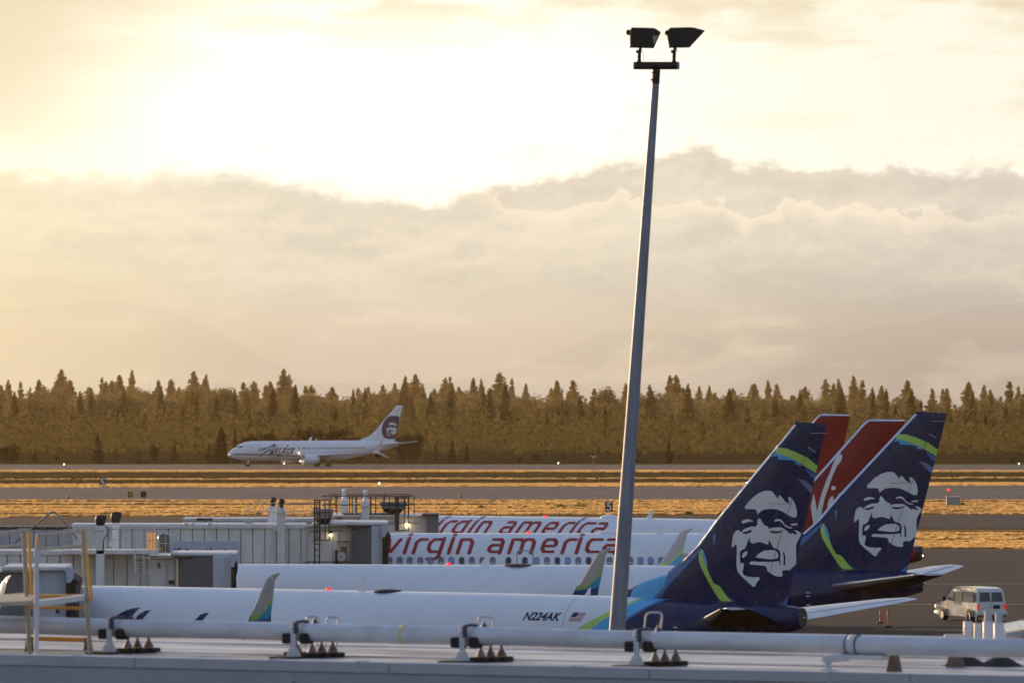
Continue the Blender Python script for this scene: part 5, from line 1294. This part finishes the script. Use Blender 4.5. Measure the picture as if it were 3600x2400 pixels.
vb = mb.build('body', ve)
def vside(mb, pts, mt, off=-.012):
    P_ = [(off+(tumble(z)), y, z) for y, z in pts]; mb.add(P_, [tuple(range(len(P_)))], mt)
mb = MB(); vside(mb, [(.55, 1.25), (1.95, 1.25), (1.95, 1.82), (.62, 1.84)], 'van_side_glass'); mb.build('side_window', ve)
mb = MB(); vside(mb, [(2.05, 1.25), (3.05, 1.25), (3.0, 1.82), (2.05, 1.82)], 'van_side_glass'); mb.build('side_window', ve)
mb = MB(); vside(mb, [(3.2, 1.25), (4.2, 1.27), (3.68, 1.84), (3.15, 1.82)], 'van_side_glass'); mb.build('side_window', ve)
def vrear(mb, pts, mt, off=-.02):
    def yy(z): return np.interp(z, [.4, .6, .92, 1.15, 1.85, 2.0], [.02, 0, .02, .05, .22, .40])+off
    P_ = [(x, yy(z), z) for x, z in pts]; mb.add(P_, [tuple(range(len(P_)))], mt)
for x0, x1, s_ in ((.20, .93, 1), (1.05, 1.80, -1)):
    mb = MB(); vrear(mb, [(x0, 1.26), (x1, 1.26), (x1-(.05 if s_ < 0 else 0), 1.80), (x0+.06, 1.80)], 'van_glass'); mb.build('rear_window', ve)
for x0 in (.02, 1.86):
    mb = MB(); mb.cbox(x0, x0+.13, -.03, .06, .78, 1.12, 'tail_lamp', .02); mb.build('tail_lamp', ve)
mb = MB(); mb.cbox(-.02, wv+.02, -.16, .02, .44, .62, 'van_white', .03); mb.cbox(.02, wv-.02, -.12, .05, .34, .44, 'dark_metal', .02); mb.build('bumper', ve)
mb = MB(); mb.cbox(1.12, 1.55, -.035, .03, .84, 1.05, 'sign_black', .01); mb.build('number_plate', ve)
mb = MB(); mb.box((.98, -.006+.03, 1.15), (.015, .02, 1.3), 'grey_line'); mb.build('door_seam', ve)
for x in (-.0, wv):
    for y in (1.05, 4.55):
        sg = -1 if x < 1 else 1; g = MB(); g.lathe((x-sg*.10, y, .37), [(.2, -.12), (.345, -.12), (.37, -.07), (.37, .07), (.345, .12), (.2, .12)], 'tyre', 20, 'X'); wh = g.build('wheel', ve)
        MB().lathe((x+sg*.02, y, .37), [(.02, -.02), (.12, 0), (.2, -.015), (.22, -.03)] if sg < 0 else [(.22, -.03), (.2, 0), (.02, .0)], 'rim', 16, 'X').build('rim', wh)
        a = [(x+sg*.015, y+.46*math.cos(t), .37+.46*math.sin(t)) for t in np.linspace(0, math.pi, 14)]; m_ = MB(); m_.add(a, [tuple(range(14))], 'black_rubber'); m_.build('wheel_arch', ve)
for x in (.16, wv-.16):
    MB().lathe((x-.1, 5.50, .86), [(.02, -.03), (.11, 0), (.02, .08)], 'head_lamp', 12, 'Y').build('headlamp', ve)
MB().lathe((-.06, 5.42, .52), [(.02, -.05), (.07, 0), (.02, .05)], 'head_lamp', 10, 'Y').build('marker_lamp', ve)
m_ = MB(); m_.cbox(-.28, -.04, 4.02, 4.12, 1.22, 1.48, 'black_rubber', .03); m_.build('wing_mirror', ve)
m_ = MB(); m_.cbox(wv+.04, wv+.26, 4.02, 4.12, 1.22, 1.48, 'black_rubber', .03); m_.build('wing_mirror', ve)

# ------------------------------------------------------------------ small airfield things
def delineator(px, py, hpx, label):
    d = HC*F/(py-HY); p = W(px, py, d); s_ = F/d; h = hpx/s_
    e = empty('delineator_post', (p.x, d, 0), label, 'marker post', 0, 'orange delineator posts')
    MB().lathe((0, 0, .07), [(.05, 0), (.05, h*.35), (.035, h*.38), (.05, h*.45), (.05, h-.1), (.03, h-.07)], 'delineator_orange', 10).build('post', e)
    MB().lathe((0, 0, .05), [(.2, 0), (.2, .05), (.06, .09)], 'black_rubber', 12).build('base', e)
delineator(3122, 2206, 62, 'nearer and brighter orange delineator post under the dark tailplane'); delineator(3095, 2192, 46, 'farther thin orange delineator post beside the brighter one')
def sign_panel(name, px, py, w_px, h_px, txt, mt, fg, label, d=None, tsize=1.0):
    d = d or 284760/(py-1466.9); g = gz(d); s_ = F/d; p = W(px, py, d); w_, h = w_px/s_, h_px/s_
    e = empty(name, (p.x, d, g), label, 'airfield sign', .0)
    MB().cbox(-w_/2, w_/2, -.12, .12, .12, h, mt, .04).build('panel', e)
    m_ = MB()
    for x in (-w_*.3, w_*.3): m_.cyl((x, 0, 0), (x, 0, .2), .05, 'dark_metal', nn=6)
    m_.build('leg', e)
    if txt:
        m_ = MB(); vs, fs = text_mesh(txt, h*1.12*tsize, 0, .03)
        cx = (max(v[0] for v in vs)+min(v[0] for v in vs))/2; cz = (max(v[1] for v in vs)+min(v[1] for v in vs))/2
        m_.add([(v[0]-cx, -.128, v[1]-cz+h*.54) for v in vs], fs, fg); m_.build('digit', e)
sign_panel('distance_sign', 360, 1710, 20, 31, '5', 'sign_black', 'sign_white', 'small black sign reading 5 on the far grass, left part of the photo')
sign_panel('distance_sign', 2141, 1800, 27, 39, '5', 'sign_black', 'sign_white', 'larger black sign reading 5 on the golden grass beside the lamp pole')
sign_panel('direction_sign', 459, 1750, 19, 25, 'D', 'sign_yellow', 'sign_black', 'small yellow airfield sign beyond the near golden grass', tsize=.9)
sign_panel('direction_sign', 505, 1751, 20, 25, None, 'sign_brown', None, 'plain dark brown back of an airfield sign beside the yellow one')
def edge_light(px, py, r, mt, label, name='edge_light', cat='runway light'):
    d = 284760/(py+6-1466.9); g = gz(d); p = W(px, py, d); e = empty(name, (p.x, d, g), label, cat)
    MB().cyl((0, 0, 0), (0, 0, max(.2, p.z-g)), .04, 'marker_orange', nn=6).build('stem', e)
    MB().lathe((0, 0, max(.2, p.z-g)), [(.02, -r), (r*.8, -r*.5), (r, 0), (r*.8, r*.6), (.02, r)], mt, 8).build('lens', e)
edge_light(1333, 1699, .11, 'strobe_white', 'lit white runway light right of the taxiing airliner'); edge_light(2626, 1696, .10, 'strobe_white', 'lit white runway light beside the leading edge of the left blue tail')
edge_light(225, 1631, .10, 'strobe_white', 'lit white light at the far taxiway, left of the taxiing airliner'); edge_light(1963, 1627, .10, 'strobe_white', 'lit white light at the forest edge, left of the lamp pole')
edge_light(3582, 1629, .10, 'strobe_white', 'lit white light at the forest edge, at the right edge of the photo')
edge_light(240, 1746, .22, 'marker_orange', 'small orange marker left of the yellow sign', 'marker', 'marker'); edge_light(1620, 1744, .25, 'marker_orange', 'small orange marker before the near runway, mid photo', 'marker', 'marker')
d = 284760/(1652-1466.9); p = W(2087, 1650, d); e = empty('instrument_mast', (p.x, d, gz(d)), 'thin red mast with a white three-armed top beside the far taxiway', 'mast')
zt = W(2087, 1604, d).z-gz(d); MB().cyl((0, 0, 0), (0, 0, zt), .07, 'mast_red', nn=8).build('mast', e)
m_ = MB()
for a in (-.45, 0, .45): m_.cyl((0, 0, zt-.3), (a, 0, zt+.05), .035, 'sign_white', nn=6); m_.lathe((a, 0, zt+.05), [(.02, -.1), (.13, 0), (.02, .1)], 'sign_white', 8)
m_.build('sensor_head', e)
d = 284760/(1780-1466.9); p = W(3351, 1780, d); e = empty('equipment_box', (p.x, d, gz(d)), 'grey equipment box with a red lamp on a stalk beside the runway', 'equipment box')
s_ = F/d; MB().cbox(-24/s_, 23/s_, -.6, .6, 0, 33/s_, 'box_grey', .04).build('housing', e); MB().cbox(-26/s_, 25/s_, -.7, .7, 33/s_, 36/s_, 'rail_white', .02).build('lid', e)
m_ = MB().cyl((-16/s_, 0, 30/s_), (-16/s_, 0, 54/s_), .035, 'dark_metal', nn=6); m_.build('stalk', e); MB().lathe((-16/s_, 0, 55/s_), [(.02, -.05), (.17, .02), (.17, .2), (.02, .3)], 'strobe_red', 10).build('lamp', e)
# weeds in the dry grass
for i, (px, py, w_, h) in enumerate([(1972, 1786, 42, 14), (2042, 1785, 52, 20), (1690, 1787, 16, 7), (1846, 1786, 14, 6), (2418, 1808, 24, 9), (2540, 1808, 22, 8), (3384, 1780, 18, 12), (1790, 1788, 14, 6)]):
    d = 284760/(py-1466.9); s_ = F/d; p = W(px, py, d); rr = random.Random(i); vs, fs = [], []
    for _ in range(150):
        x = rr.gauss(0, w_/s_*.26); y = rr.gauss(0, .5); z = abs(rr.gauss(0, h/s_*.4)); a = rr.uniform(.06, .16); b = len(vs); t = rr.uniform(0, 3)
        vs += [(x-a*math.cos(t), y-a*math.sin(t), z), (x+a, y, z+rr.uniform(-.05, .1)), (x+a*.3, y+a*math.sin(t), z+a*1.4)]; fs.append((b, b+1, b+2))
    m_ = MB(); m_.add(vs, fs, 'green_weed'); o = m_.build('weed_clump'); o.location = (p.x, d, gz(d)); tag(o, 'low olive green weed clump in the golden grass strip', 'weed', 'weed clumps in the golden grass')
# ------------------------------------------------------------------ terminal roof in the foreground
ZR = 10.5
def rp(px, py, z): d = (HC-z)*F/(py-HY); return Vector(((px-1800)*d/F, d, z))
A = rp(0, 2298, 10.85); B = rp(3600, 2374, 10.85); ud = (B-A).normalized(); nd = Vector((-ud.y, ud.x, 0))    # along the edge; away from the camera
if nd.y < 0: nd = -nd
O = A.copy(); O.z = 0; ra = math.atan2(ud.y, ud.x)
te_ = empty('terminal_roof', O, 'flat grey terminal roof with a metal-clad parapet along the bottom of the photo', 'building', ra)
# local: x along the parapet, y away from the camera
LEN0, LEN1 = -24, 46
def loc(v): w_ = Vector((v.x, v.y, 0))-O; return Vector((w_.dot(ud), w_.dot(nd), v.z))
DEP = 19.0
mb = MB(); mb.bx(LEN0, LEN1, .28, DEP, .0, ZR, 'roof_membrane'); mb.build('roof', te_)
mb = MB()
for x0, x1 in zip([LEN0, -1.2, 2.55, 7.25, 11.9, 16.4, 21.0, 30], [-1.2, 2.55, 7.25, 11.9, 16.4, 21.0, 30, LEN1]):
    mb.cbox(x0+.006, x1-.006, 0, .30, 10.67, 10.85, 'parapet_metal', .012)
mb.bx(LEN0, LEN1, .03, .27, 10.5, 10.845, 'parapet_panel'); mb.build('coping', te_)
mb = MB(); seams = [0]
pn = sorted([loc(rp(px, 2380, 10.75)).x for px in (518, 1090, 1375, 1945, 2525, 2820, 3420)]+[LEN0, LEN1, -5, 22, 28, 34])
for x0, x1 in zip(pn[:-1], pn[1:]): mb.cbox(x0+.028, x1-.028, .02, .20, .3, 10.668, 'parapet_panel', .01)
mb.bx(LEN0, LEN1, .07, .25, .1, 10.66, 'seam'); mb.build('wall', te_)
for px in (235, 930, 1240, 2000, 2900): 
    v = loc(rp(px, 2300+px*.021, 10.85)); m_ = MB().cbox(v.x-.04, v.x+.04, -.006, .31, 10.66, 10.862, 'parapet_metal', .006); m_.build('joint_cover', te_)
mb = MB(); mb.cbox(LEN0, LEN1, DEP-.35, DEP, ZR-.1, ZR+.16, 'strap_white', .02); mb.build('far_coping', te_)
mb = MB(); rr = random.Random(3)
for yy, h in ((4.0, .012), (9.4, .02), (13.5, .02)): mb.bx(LEN0, LEN1, yy, yy+.12, ZR, ZR+h, 'roof_membrane')
mb.build('membrane_seam', te_)

# ---- long insulated pipe
PA = rp(0, 2195.5, 10.95); PB = rp(3600, 2279, 10.95); pu = (PB-PA).normalized(); pn_ = Vector((-pu.y, pu.x, 0)); pr = .156
P_at = lambda px: next((PA+pu*t) for t in [((px-1800)/F*PA.y-PA.x)/(pu.x-(px-1800)/F*pu.y)])
pipe_o = P_at(1800); pa_ = math.atan2(pu.y, pu.x)
pe_ = empty('insulated_pipe', pipe_o, 'long pale insulated pipe running over the roof across the photo', 'pipe', pa_)
lp = lambda v: Vector(((v-pipe_o).dot(pu), (v-pipe_o).dot(pn_), v.z-pipe_o.z))
mb = MB(); nn = 32; xs = list(np.arange(-22, 30, .9)); rings = []
for i, x in enumerate(xs):
    r_ = pr*(1+.006*math.sin(i*2.3)); dz = .006*math.sin(i*1.1)
    rings.append([(x, math.cos(t)*r_, dz+math.sin(t)*r_) for t in np.linspace(0, 2*math.pi, nn+1)[:-1]])
mb.loft(rings, 'pipe_jacket')
for x in xs[1:-1:1]:
    mb.lathe((x+.3, 0, 0), [(pr-.002, -.004), (pr+.004, -.002), (pr+.004, .010), (pr-.002, .012)], 'pipe_jacket', 32, 'X')
mb.build('jacket', pe_)
v = lp(P_at(1421)); MB().lathe((v.x, 0, 0), [(pr+.002, -.02), (pr+.006, -.02), (pr+.006, .02), (pr+.002, .02)], 'tape_yellow', 24, 'X').build('yellow_band', pe_)
v = lp(P_at(3003)); mb = MB().lathe((v.x, 0, 0), [(pr+.002, -.085), (pr+.012, -.085), (pr+.012, .085), (pr+.002, .085)], 'strap_white', 28, 'X')
for s_ in (-.10, .09): mb.lathe((v.x+s_, 0, 0), [(pr+.001, -.008), (pr+.018, -.008), (pr+.018, .008), (pr+.001, .008)], 'valve_blue', 28, 'X')
mb.build('collar', pe_)
# saddle block and beam under the collar
mb = MB(); mb.cbox(v.x-.22, v.x+.62, -.2, .1, -.24, -.16, 'strap_white', .02); mb.cbox(v.x-.20, v.x-.06, -.75, .0, -.27, -.15, 'strap_white', .02); mb.cyl((v.x-.12, -.65, -.45), (v.x-.12, -.65, -.27), .05, 'strap_white', nn=10); mb.cbox(v.x-.22, v.x-.02, -.75, -.55, -.45, -.38, 'strap_white', .01)
mb.loft([[(v.x+.62+a*r_, .25+b*r_, z) for a, b in ((-1, -1), (1, -1), (1, 1), (-1, 1))] for r_, z in ((.10, -.45), (.06, -.18), (.06, -.10))], 'cone_foot', False); mb.build('saddle', pe_)

# ---- pipe hangers standing on the roof
def hanger(px, label, extra=None):
    c = P_at(px); z0 = ZR; e = empty('pipe_support', (c.x, c.y, z0), label, 'pipe support', pa_, 'steel pipe supports along the roof')
    h = c.z-z0
    mb = MB(); mb.cbox(-.045, .045, -pr-.10, -pr-.04, .08, h+pr+.03, 'strap_white', .01)
    for k in range(6): mb.cyl((0, -pr-.108, .16+k*.07), (0, -pr-.10, .16+k*.07), .012, 'seam', nn=6)
    mb.loft([[(a*w_, -pr-.07+b*.05, z) for a, b in ((-1, -1), (1, -1), (1, 1), (-1, 1))] for w_, z in ((.125, .03), (.115, .07), (.05, .19))], 'strap_white', False); mb.build('strut', e)
    mb = MB(); mb.cbox(.03, .10, -pr-.13, -pr-.05, h-.02, h+pr+.03, 'valve_blue', .015); mb.tube([(.075, -pr-.09, h+pr+.02), (.085, -pr*.4, h+pr+.035), (.09, .1, h+pr+.02)], .028, 'valve_blue', 8); mb.lathe((.22, .12, h+pr-.03), [(.06, 0), (.05, .06), (.02, .09), (.015, .12)], 'valve_blue', 10); mb.build('clamp', e)
    mb = MB(); mb.cbox(-.24, -.06, -pr-.09, -pr*.3, h-.20, h-.02, 'pad_black', .02); mb.cbox(.10, .27, -pr-.07, pr*.3, h-.20, h-.01, 'pad_black', .03); mb.build('insulation_block', e)
    for i, (dx, dy, s_, mt) in enumerate(((.17, .10, .42, 'cone_foot_light'), (.24, .30, .42, 'cone_foot'), (.31, .54, .46, 'cone_foot'), (-.34, .35, .6, 'cone_foot'))):
        if i == 3 and extra is False: continue
        m_ = MB().lathe((dx, dy, .10), [(.20*s_, 0), (.19*s_, .025), (.12*s_, .08), (.06*s_, .13), (.04*s_, h-.25), (.055, h-.22), (.055, h-.15)], mt, 14); m_.build('pedestal', e)
        m_ = MB().cbox(dx-.17, dx+.17, dy-.15, dy+.15, .0, .09, 'pad_black', .02); m_.build('rubber_pad', e)
    MB().cbox(-.34, .2, -pr-.34, -pr+.28, .0, .035, 'pad_black', .01).build('base_pad', e)
    mb = MB(); mb.cbox(.16, .22, .1, .8, h-.17, h-.11, 'cone_foot', .01); mb.build('cross_bar', e)
    return e
hanger(410, 'roof pipe support nearest the yellow rails', False); hanger(1057, 'second roof pipe support from the left, under the small yellow-tipped loop'); hanger(1650, 'third roof pipe support from the left, with a small black valve at its foot', False); hanger(2262, 'rightmost full roof pipe support, right of the tall lamp pole', False)
v = rp(1623, 2312, ZR); e = empty('drain_valve', v, 'small black valve on the roof beside the third pipe support', 'valve', pa_)
mb = MB().lathe((0, 0, 0), [(.07, 0), (.05, .04), (.03, .10), (.03, .16)], 'pad_black', 10); mb.cyl((0, 0, .16), (.10, 0, .26), .05, 'pad_black', nn=10); mb.lathe((.11, 0, .24), [(.07, 0), (.08, .03), (.03, .06)], 'pad_black', 10); mb.build('valve_body', e)

# ---- low loops behind the pipe (roof hatch grips)
def loop(x0, x1, ytop, label, r=.017, mt='loop_grey', slant=8, tip=None):
    d = 143.0; c = W((x0+x1)/2, ytop, d); e = empty('roof_loop', (c.x, d, ZR), label, 'grab loop', 0, 'bent tube loops behind the pipe')
    w_ = (x1-x0)/(F/d); zt = c.z-ZR; s_ = slant/(F/d); q = min(.08, w_*.25)
    pts = [(-w_/2-s_, 0, 0), (-w_/2, 0, zt-q), (-w_/2+q*.35, 0, zt-q*.3), (-w_/2+q*1.1, 0, zt), (w_/2-q*.8, 0, zt), (w_/2-q*.15, 0, zt-q*.35), (w_/2, 0, zt-q), (w_/2-s_*1.2, 0, 0)]
    MB().tube(pts, r, mt, 8).build('tube', e)
    return e
loop(1077, 1120, 2166, 'rounded bent tube loop with a valve beside the second pipe support', slant=6)
loop(1149, 1189, 2168, 'yellow-ended bent tube loop just right of the second pipe support', slant=6); loop(1680, 1733, 2167, 'thin grey bent tube loop left of the lamp pole foot', slant=4, r=.014); loop(2270, 2328, 2151, 'tall pale bent tube loop in front of the dark blue fuselage', r=.016, slant=12, mt='rail_white')

# ---- right end: upright pipes and a shiny duct behind the pipe
tops = [(3374, 3420, 2181, False), (3422, 3460, 2189, False), (3454, 3494, 2182, 2144), (3494, 3530, 2187, 2152)]
for k, (x0, x1, yt, cap) in enumerate(((3387, 3417, 2182, 0), (3423, 3450, 2189, 0), (3455, 3492, 2182, 2144), (3493, 3530, 2188, 2152))):
    d = 141.0-k*.8; s_ = F/d; c = W((x0+x1)/2, yt, d); r_ = (x1-x0)/2/s_
    e = empty('vent_stack', (c.x, d, ZR), ['leftmost and plainest white vent stack of the four at the right', 'second and shortest white vent stack of the four at the right', 'third white vent stack, with a grey upper tube, of four at the right', 'rightmost white vent stack with a grey upper tube, of four at the right'][k], 'vent stack', 0, 'white vent stacks behind the pipe')
    h = c.z-ZR; MB().lathe((0, 0, 0), [(r_, 0), (r_, h-.01), (r_*.93, h), (r_*.85, h-.01), (r_*.85, h-.1)], 'white_paint' if 0 else 'strap_white', 24).build('stack', e)
    if cap:
        hc = W(0, cap, d).z-ZR; MB().lathe((0, 0, h-.08), [(r_*.70, 0), (r_*.70, hc-h+.07), (r_*.62, hc-h+.08), (r_*.5, hc-h+.07)], 'cap_grey', 20).build('upper_tube', e)
    else: MB().lathe((0, 0, h-.08), [(r_*.42, 0), (r_*.42, .14), (r_*.3, .2), (.02, .22)], 'dark_metal', 12).build('valve_stem', e)
for px, py, nm in ((3395, 2338, 'left black rubber roof pad with a steel stem under the vent stacks'), (3517, 2340, 'right black rubber roof pad with a steel stem under the vent stacks')):
    v = rp(px, py, ZR); e = empty('pad_foot', (v.x, v.y, ZR), nm, 'pipe foot', 0, 'black roof pads at the right')
    MB().lathe((0, 0, .0), [(.42, 0), (.36, .02), (.10, .17), (.05, .18)], 'pad_black', 22).build('pad', e); MB().cyl((-.03, 0, .15), (-.03, 0, .42), .05, 'cap_grey', nn=12).build('stem', e); 
v = rp(3359, 2345, ZR); e = empty('clay_foot', (v.x, v.y, ZR), 'reddish tapered pipe foot left of the black roof pads', 'pipe foot', pa_)
MB().loft([[(a*w_, b*w_, z) for a, b in ((-1, -1), (1, -1), (1, 1), (-1, 1))] for w_, z in ((.125, 0), (.075, .24), (.085, .26), (.085, .36))], 'cone_foot', False).build('foot', e)
# shiny duct: runs away to the right
e0 = W(3505, 2225, 139.5); e1 = W(3720, 2188, 146)
e = empty('metal_duct', (e0.x, e0.y, ZR), 'shiny metal-jacketed duct coming in at the right edge of the photo', 'duct')
q0 = Vector((0, 0, e0.z-ZR)); q1 = e1-Vector((e0.x, e0.y, ZR)); dv_ = q1-q0
mb = MB().cyl(q0, q1, .155, 'chrome', nn=28); du = mb.build('jacket', e)
for t in (.42, .50, .78):
    mb = MB(); c_ = q0+dv_*t; mb.cyl(c_-dv_.normalized()*.02, c_+dv_.normalized()*.02, .175, 'cap_grey', nn=24); mb.build('clamp', du)
for t in (.15, .45, .75):
    c_ = q0+dv_*t; m_ = MB(); m_.loft([[(c_.x+a*w_, c_.y+b*w_, z) for a, b in ((-1, -1), (1, -1), (1, 1), (-1, 1))] for w_, z in ((.12, 0), (.06, c_.z-.15))], 'cone_foot', False); m_.build('foot', e)
v = W(3358, 2229, 140.5); e = empty('cable_tray', (v.x, v.y, ZR), 'flat pale tray end sticking out left of the vent stacks', 'cable tray')
MB().cbox(-.19, .17, -.1, .15, v.z-ZR-.05, v.z-ZR, 'strap_white', .01).build('tray', e); MB().cyl((0, 0, 0), (0, 0, v.z-ZR-.05), .03, 'cap_grey', nn=8).build('stem', e)

# ------------------------------------------------------------------ railed cross-over platform at the left
ce = empty('crossover_stair', rp(200, 2293, ZR), 'yellow and cream railed cross-over platform spanning the pipe at the left', 'stair platform')
co = ce.location.copy()
def q(px, py, d): return W(px, py, d)-co
def post(name, a, b, r, mt, par=None): return MB().cyl(a, b, r, mt, nn=12).build(name, par or ce)
dn, df = 134.3, 142.5
p = q(128, 1922, dn); g = Vector((p.x, p.y, 0)); post('post', g, p, .040, 'post_white'); MB().cyl(p, q(134, 1882, dn), .026, 'yellow_rail', nn=10).build('post_top', ce)
MB().lathe(q(134, 1881, dn), [(.01, -.03), (.03, 0), (.01, .03)], 'cream_rail', 8).build('knob', ce)
p = q(290, 1866, 138); f_ = q(309, 2166, 138.4); g = f_+(f_-p)*(f_.z/(p.z-f_.z)); post('post', g, p, .038, 'cream_rail')
p = q(82, 1866, 138); f_ = q(97, 2150, 138.4); g = f_+(f_-p)*(f_.z/(p.z-f_.z)); post('post', g, p, .038, 'cream_rail')
for x0, x1 in ((296, 321), (100, 112)):
    MB().cyl(q(x0, 1866, 138.3), q(x1, 2090, 138.3), .027, 'yellow_rail', nn=12).build('handrail_post', ce)
MB().tube([q(321, 2088, 138.3), q(322, 2100, 138.3), q(315, 2112, 138.3)], .028, 'yellow_rail', 10).build('rail_end', ce)
for nm, pts in (('top_rail', [(136, 1881, dn), (285, 1865, 138), (298, 1864, 138.3)]), ('mid_rail', [(140, 1930, dn), (284, 1918, 138)]), ('top_rail', [(-60, 1885, dn), (85, 1861, 138), (100, 1862, 138.3)]), ('mid_rail', [(-60, 1930, dn), (84, 1912, 138)])):
    MB().tube([q(*a) for a in pts], .026, 'cream_rail', 10).build(nm, ce)
def slab(name, pts, th, mt, par=None):
    P_ = [q(*a) for a in pts]; m_ = MB(); n2 = len(P_); m_.add(P_+[v-Vector((0, 0, th)) for v in P_], [tuple(range(n2)), tuple(range(2*n2-1, n2-1, -1))]+[(i, i+n2, (i+1) % n2+n2, (i+1) % n2) for i in range(n2)], mt); return m_.build(name, par or ce)
slab('platform', [(-120, 2120, 134.5), (112, 2110, 134.5), (120, 2090, 139.5), (80, 2083, 141.5), (-120, 2099, 141)], .07, 'cream_rail')
slab('tread', [(135, 2112, 134.6), (296, 2092, 138), (296, 2088, 139), (140, 2106, 136)], .09, 'post_white')
slab('tread', [(120, 2090, 141.0), (285, 2090, 141.4), (285, 2088, 142), (120, 2088, 142)], .05, 'orange_beam')
MB().cyl(q(98, 2133, 137), q(290, 2136, 138.2), .032, 'orange_beam', nn=10).build('beam', ce)
MB().cyl(q(98, 2242, 141.6), q(306, 2248, 141.0), .042, 'orange_beam', nn=10).build('beam', ce)
for px in (104, 310):
    v = q(px, 2290, 141.0); v.z = 0; t_ = q(px, 2238, 141.2); MB().loft([[(v.x+a*w_, v.y+b*w_, z) for a, b in ((-1, -1), (1, -1), (1, 1), (-1, 1))] for w_, z in ((.09, 0), (.07, .1), (.055, t_.z))], 'cone_foot', False).build('foot', ce)
MB().cyl(q(96, 2120, 138.5), q(97, 2162, 138.5), .05, 'cream_rail', nn=10).build('foot', ce)
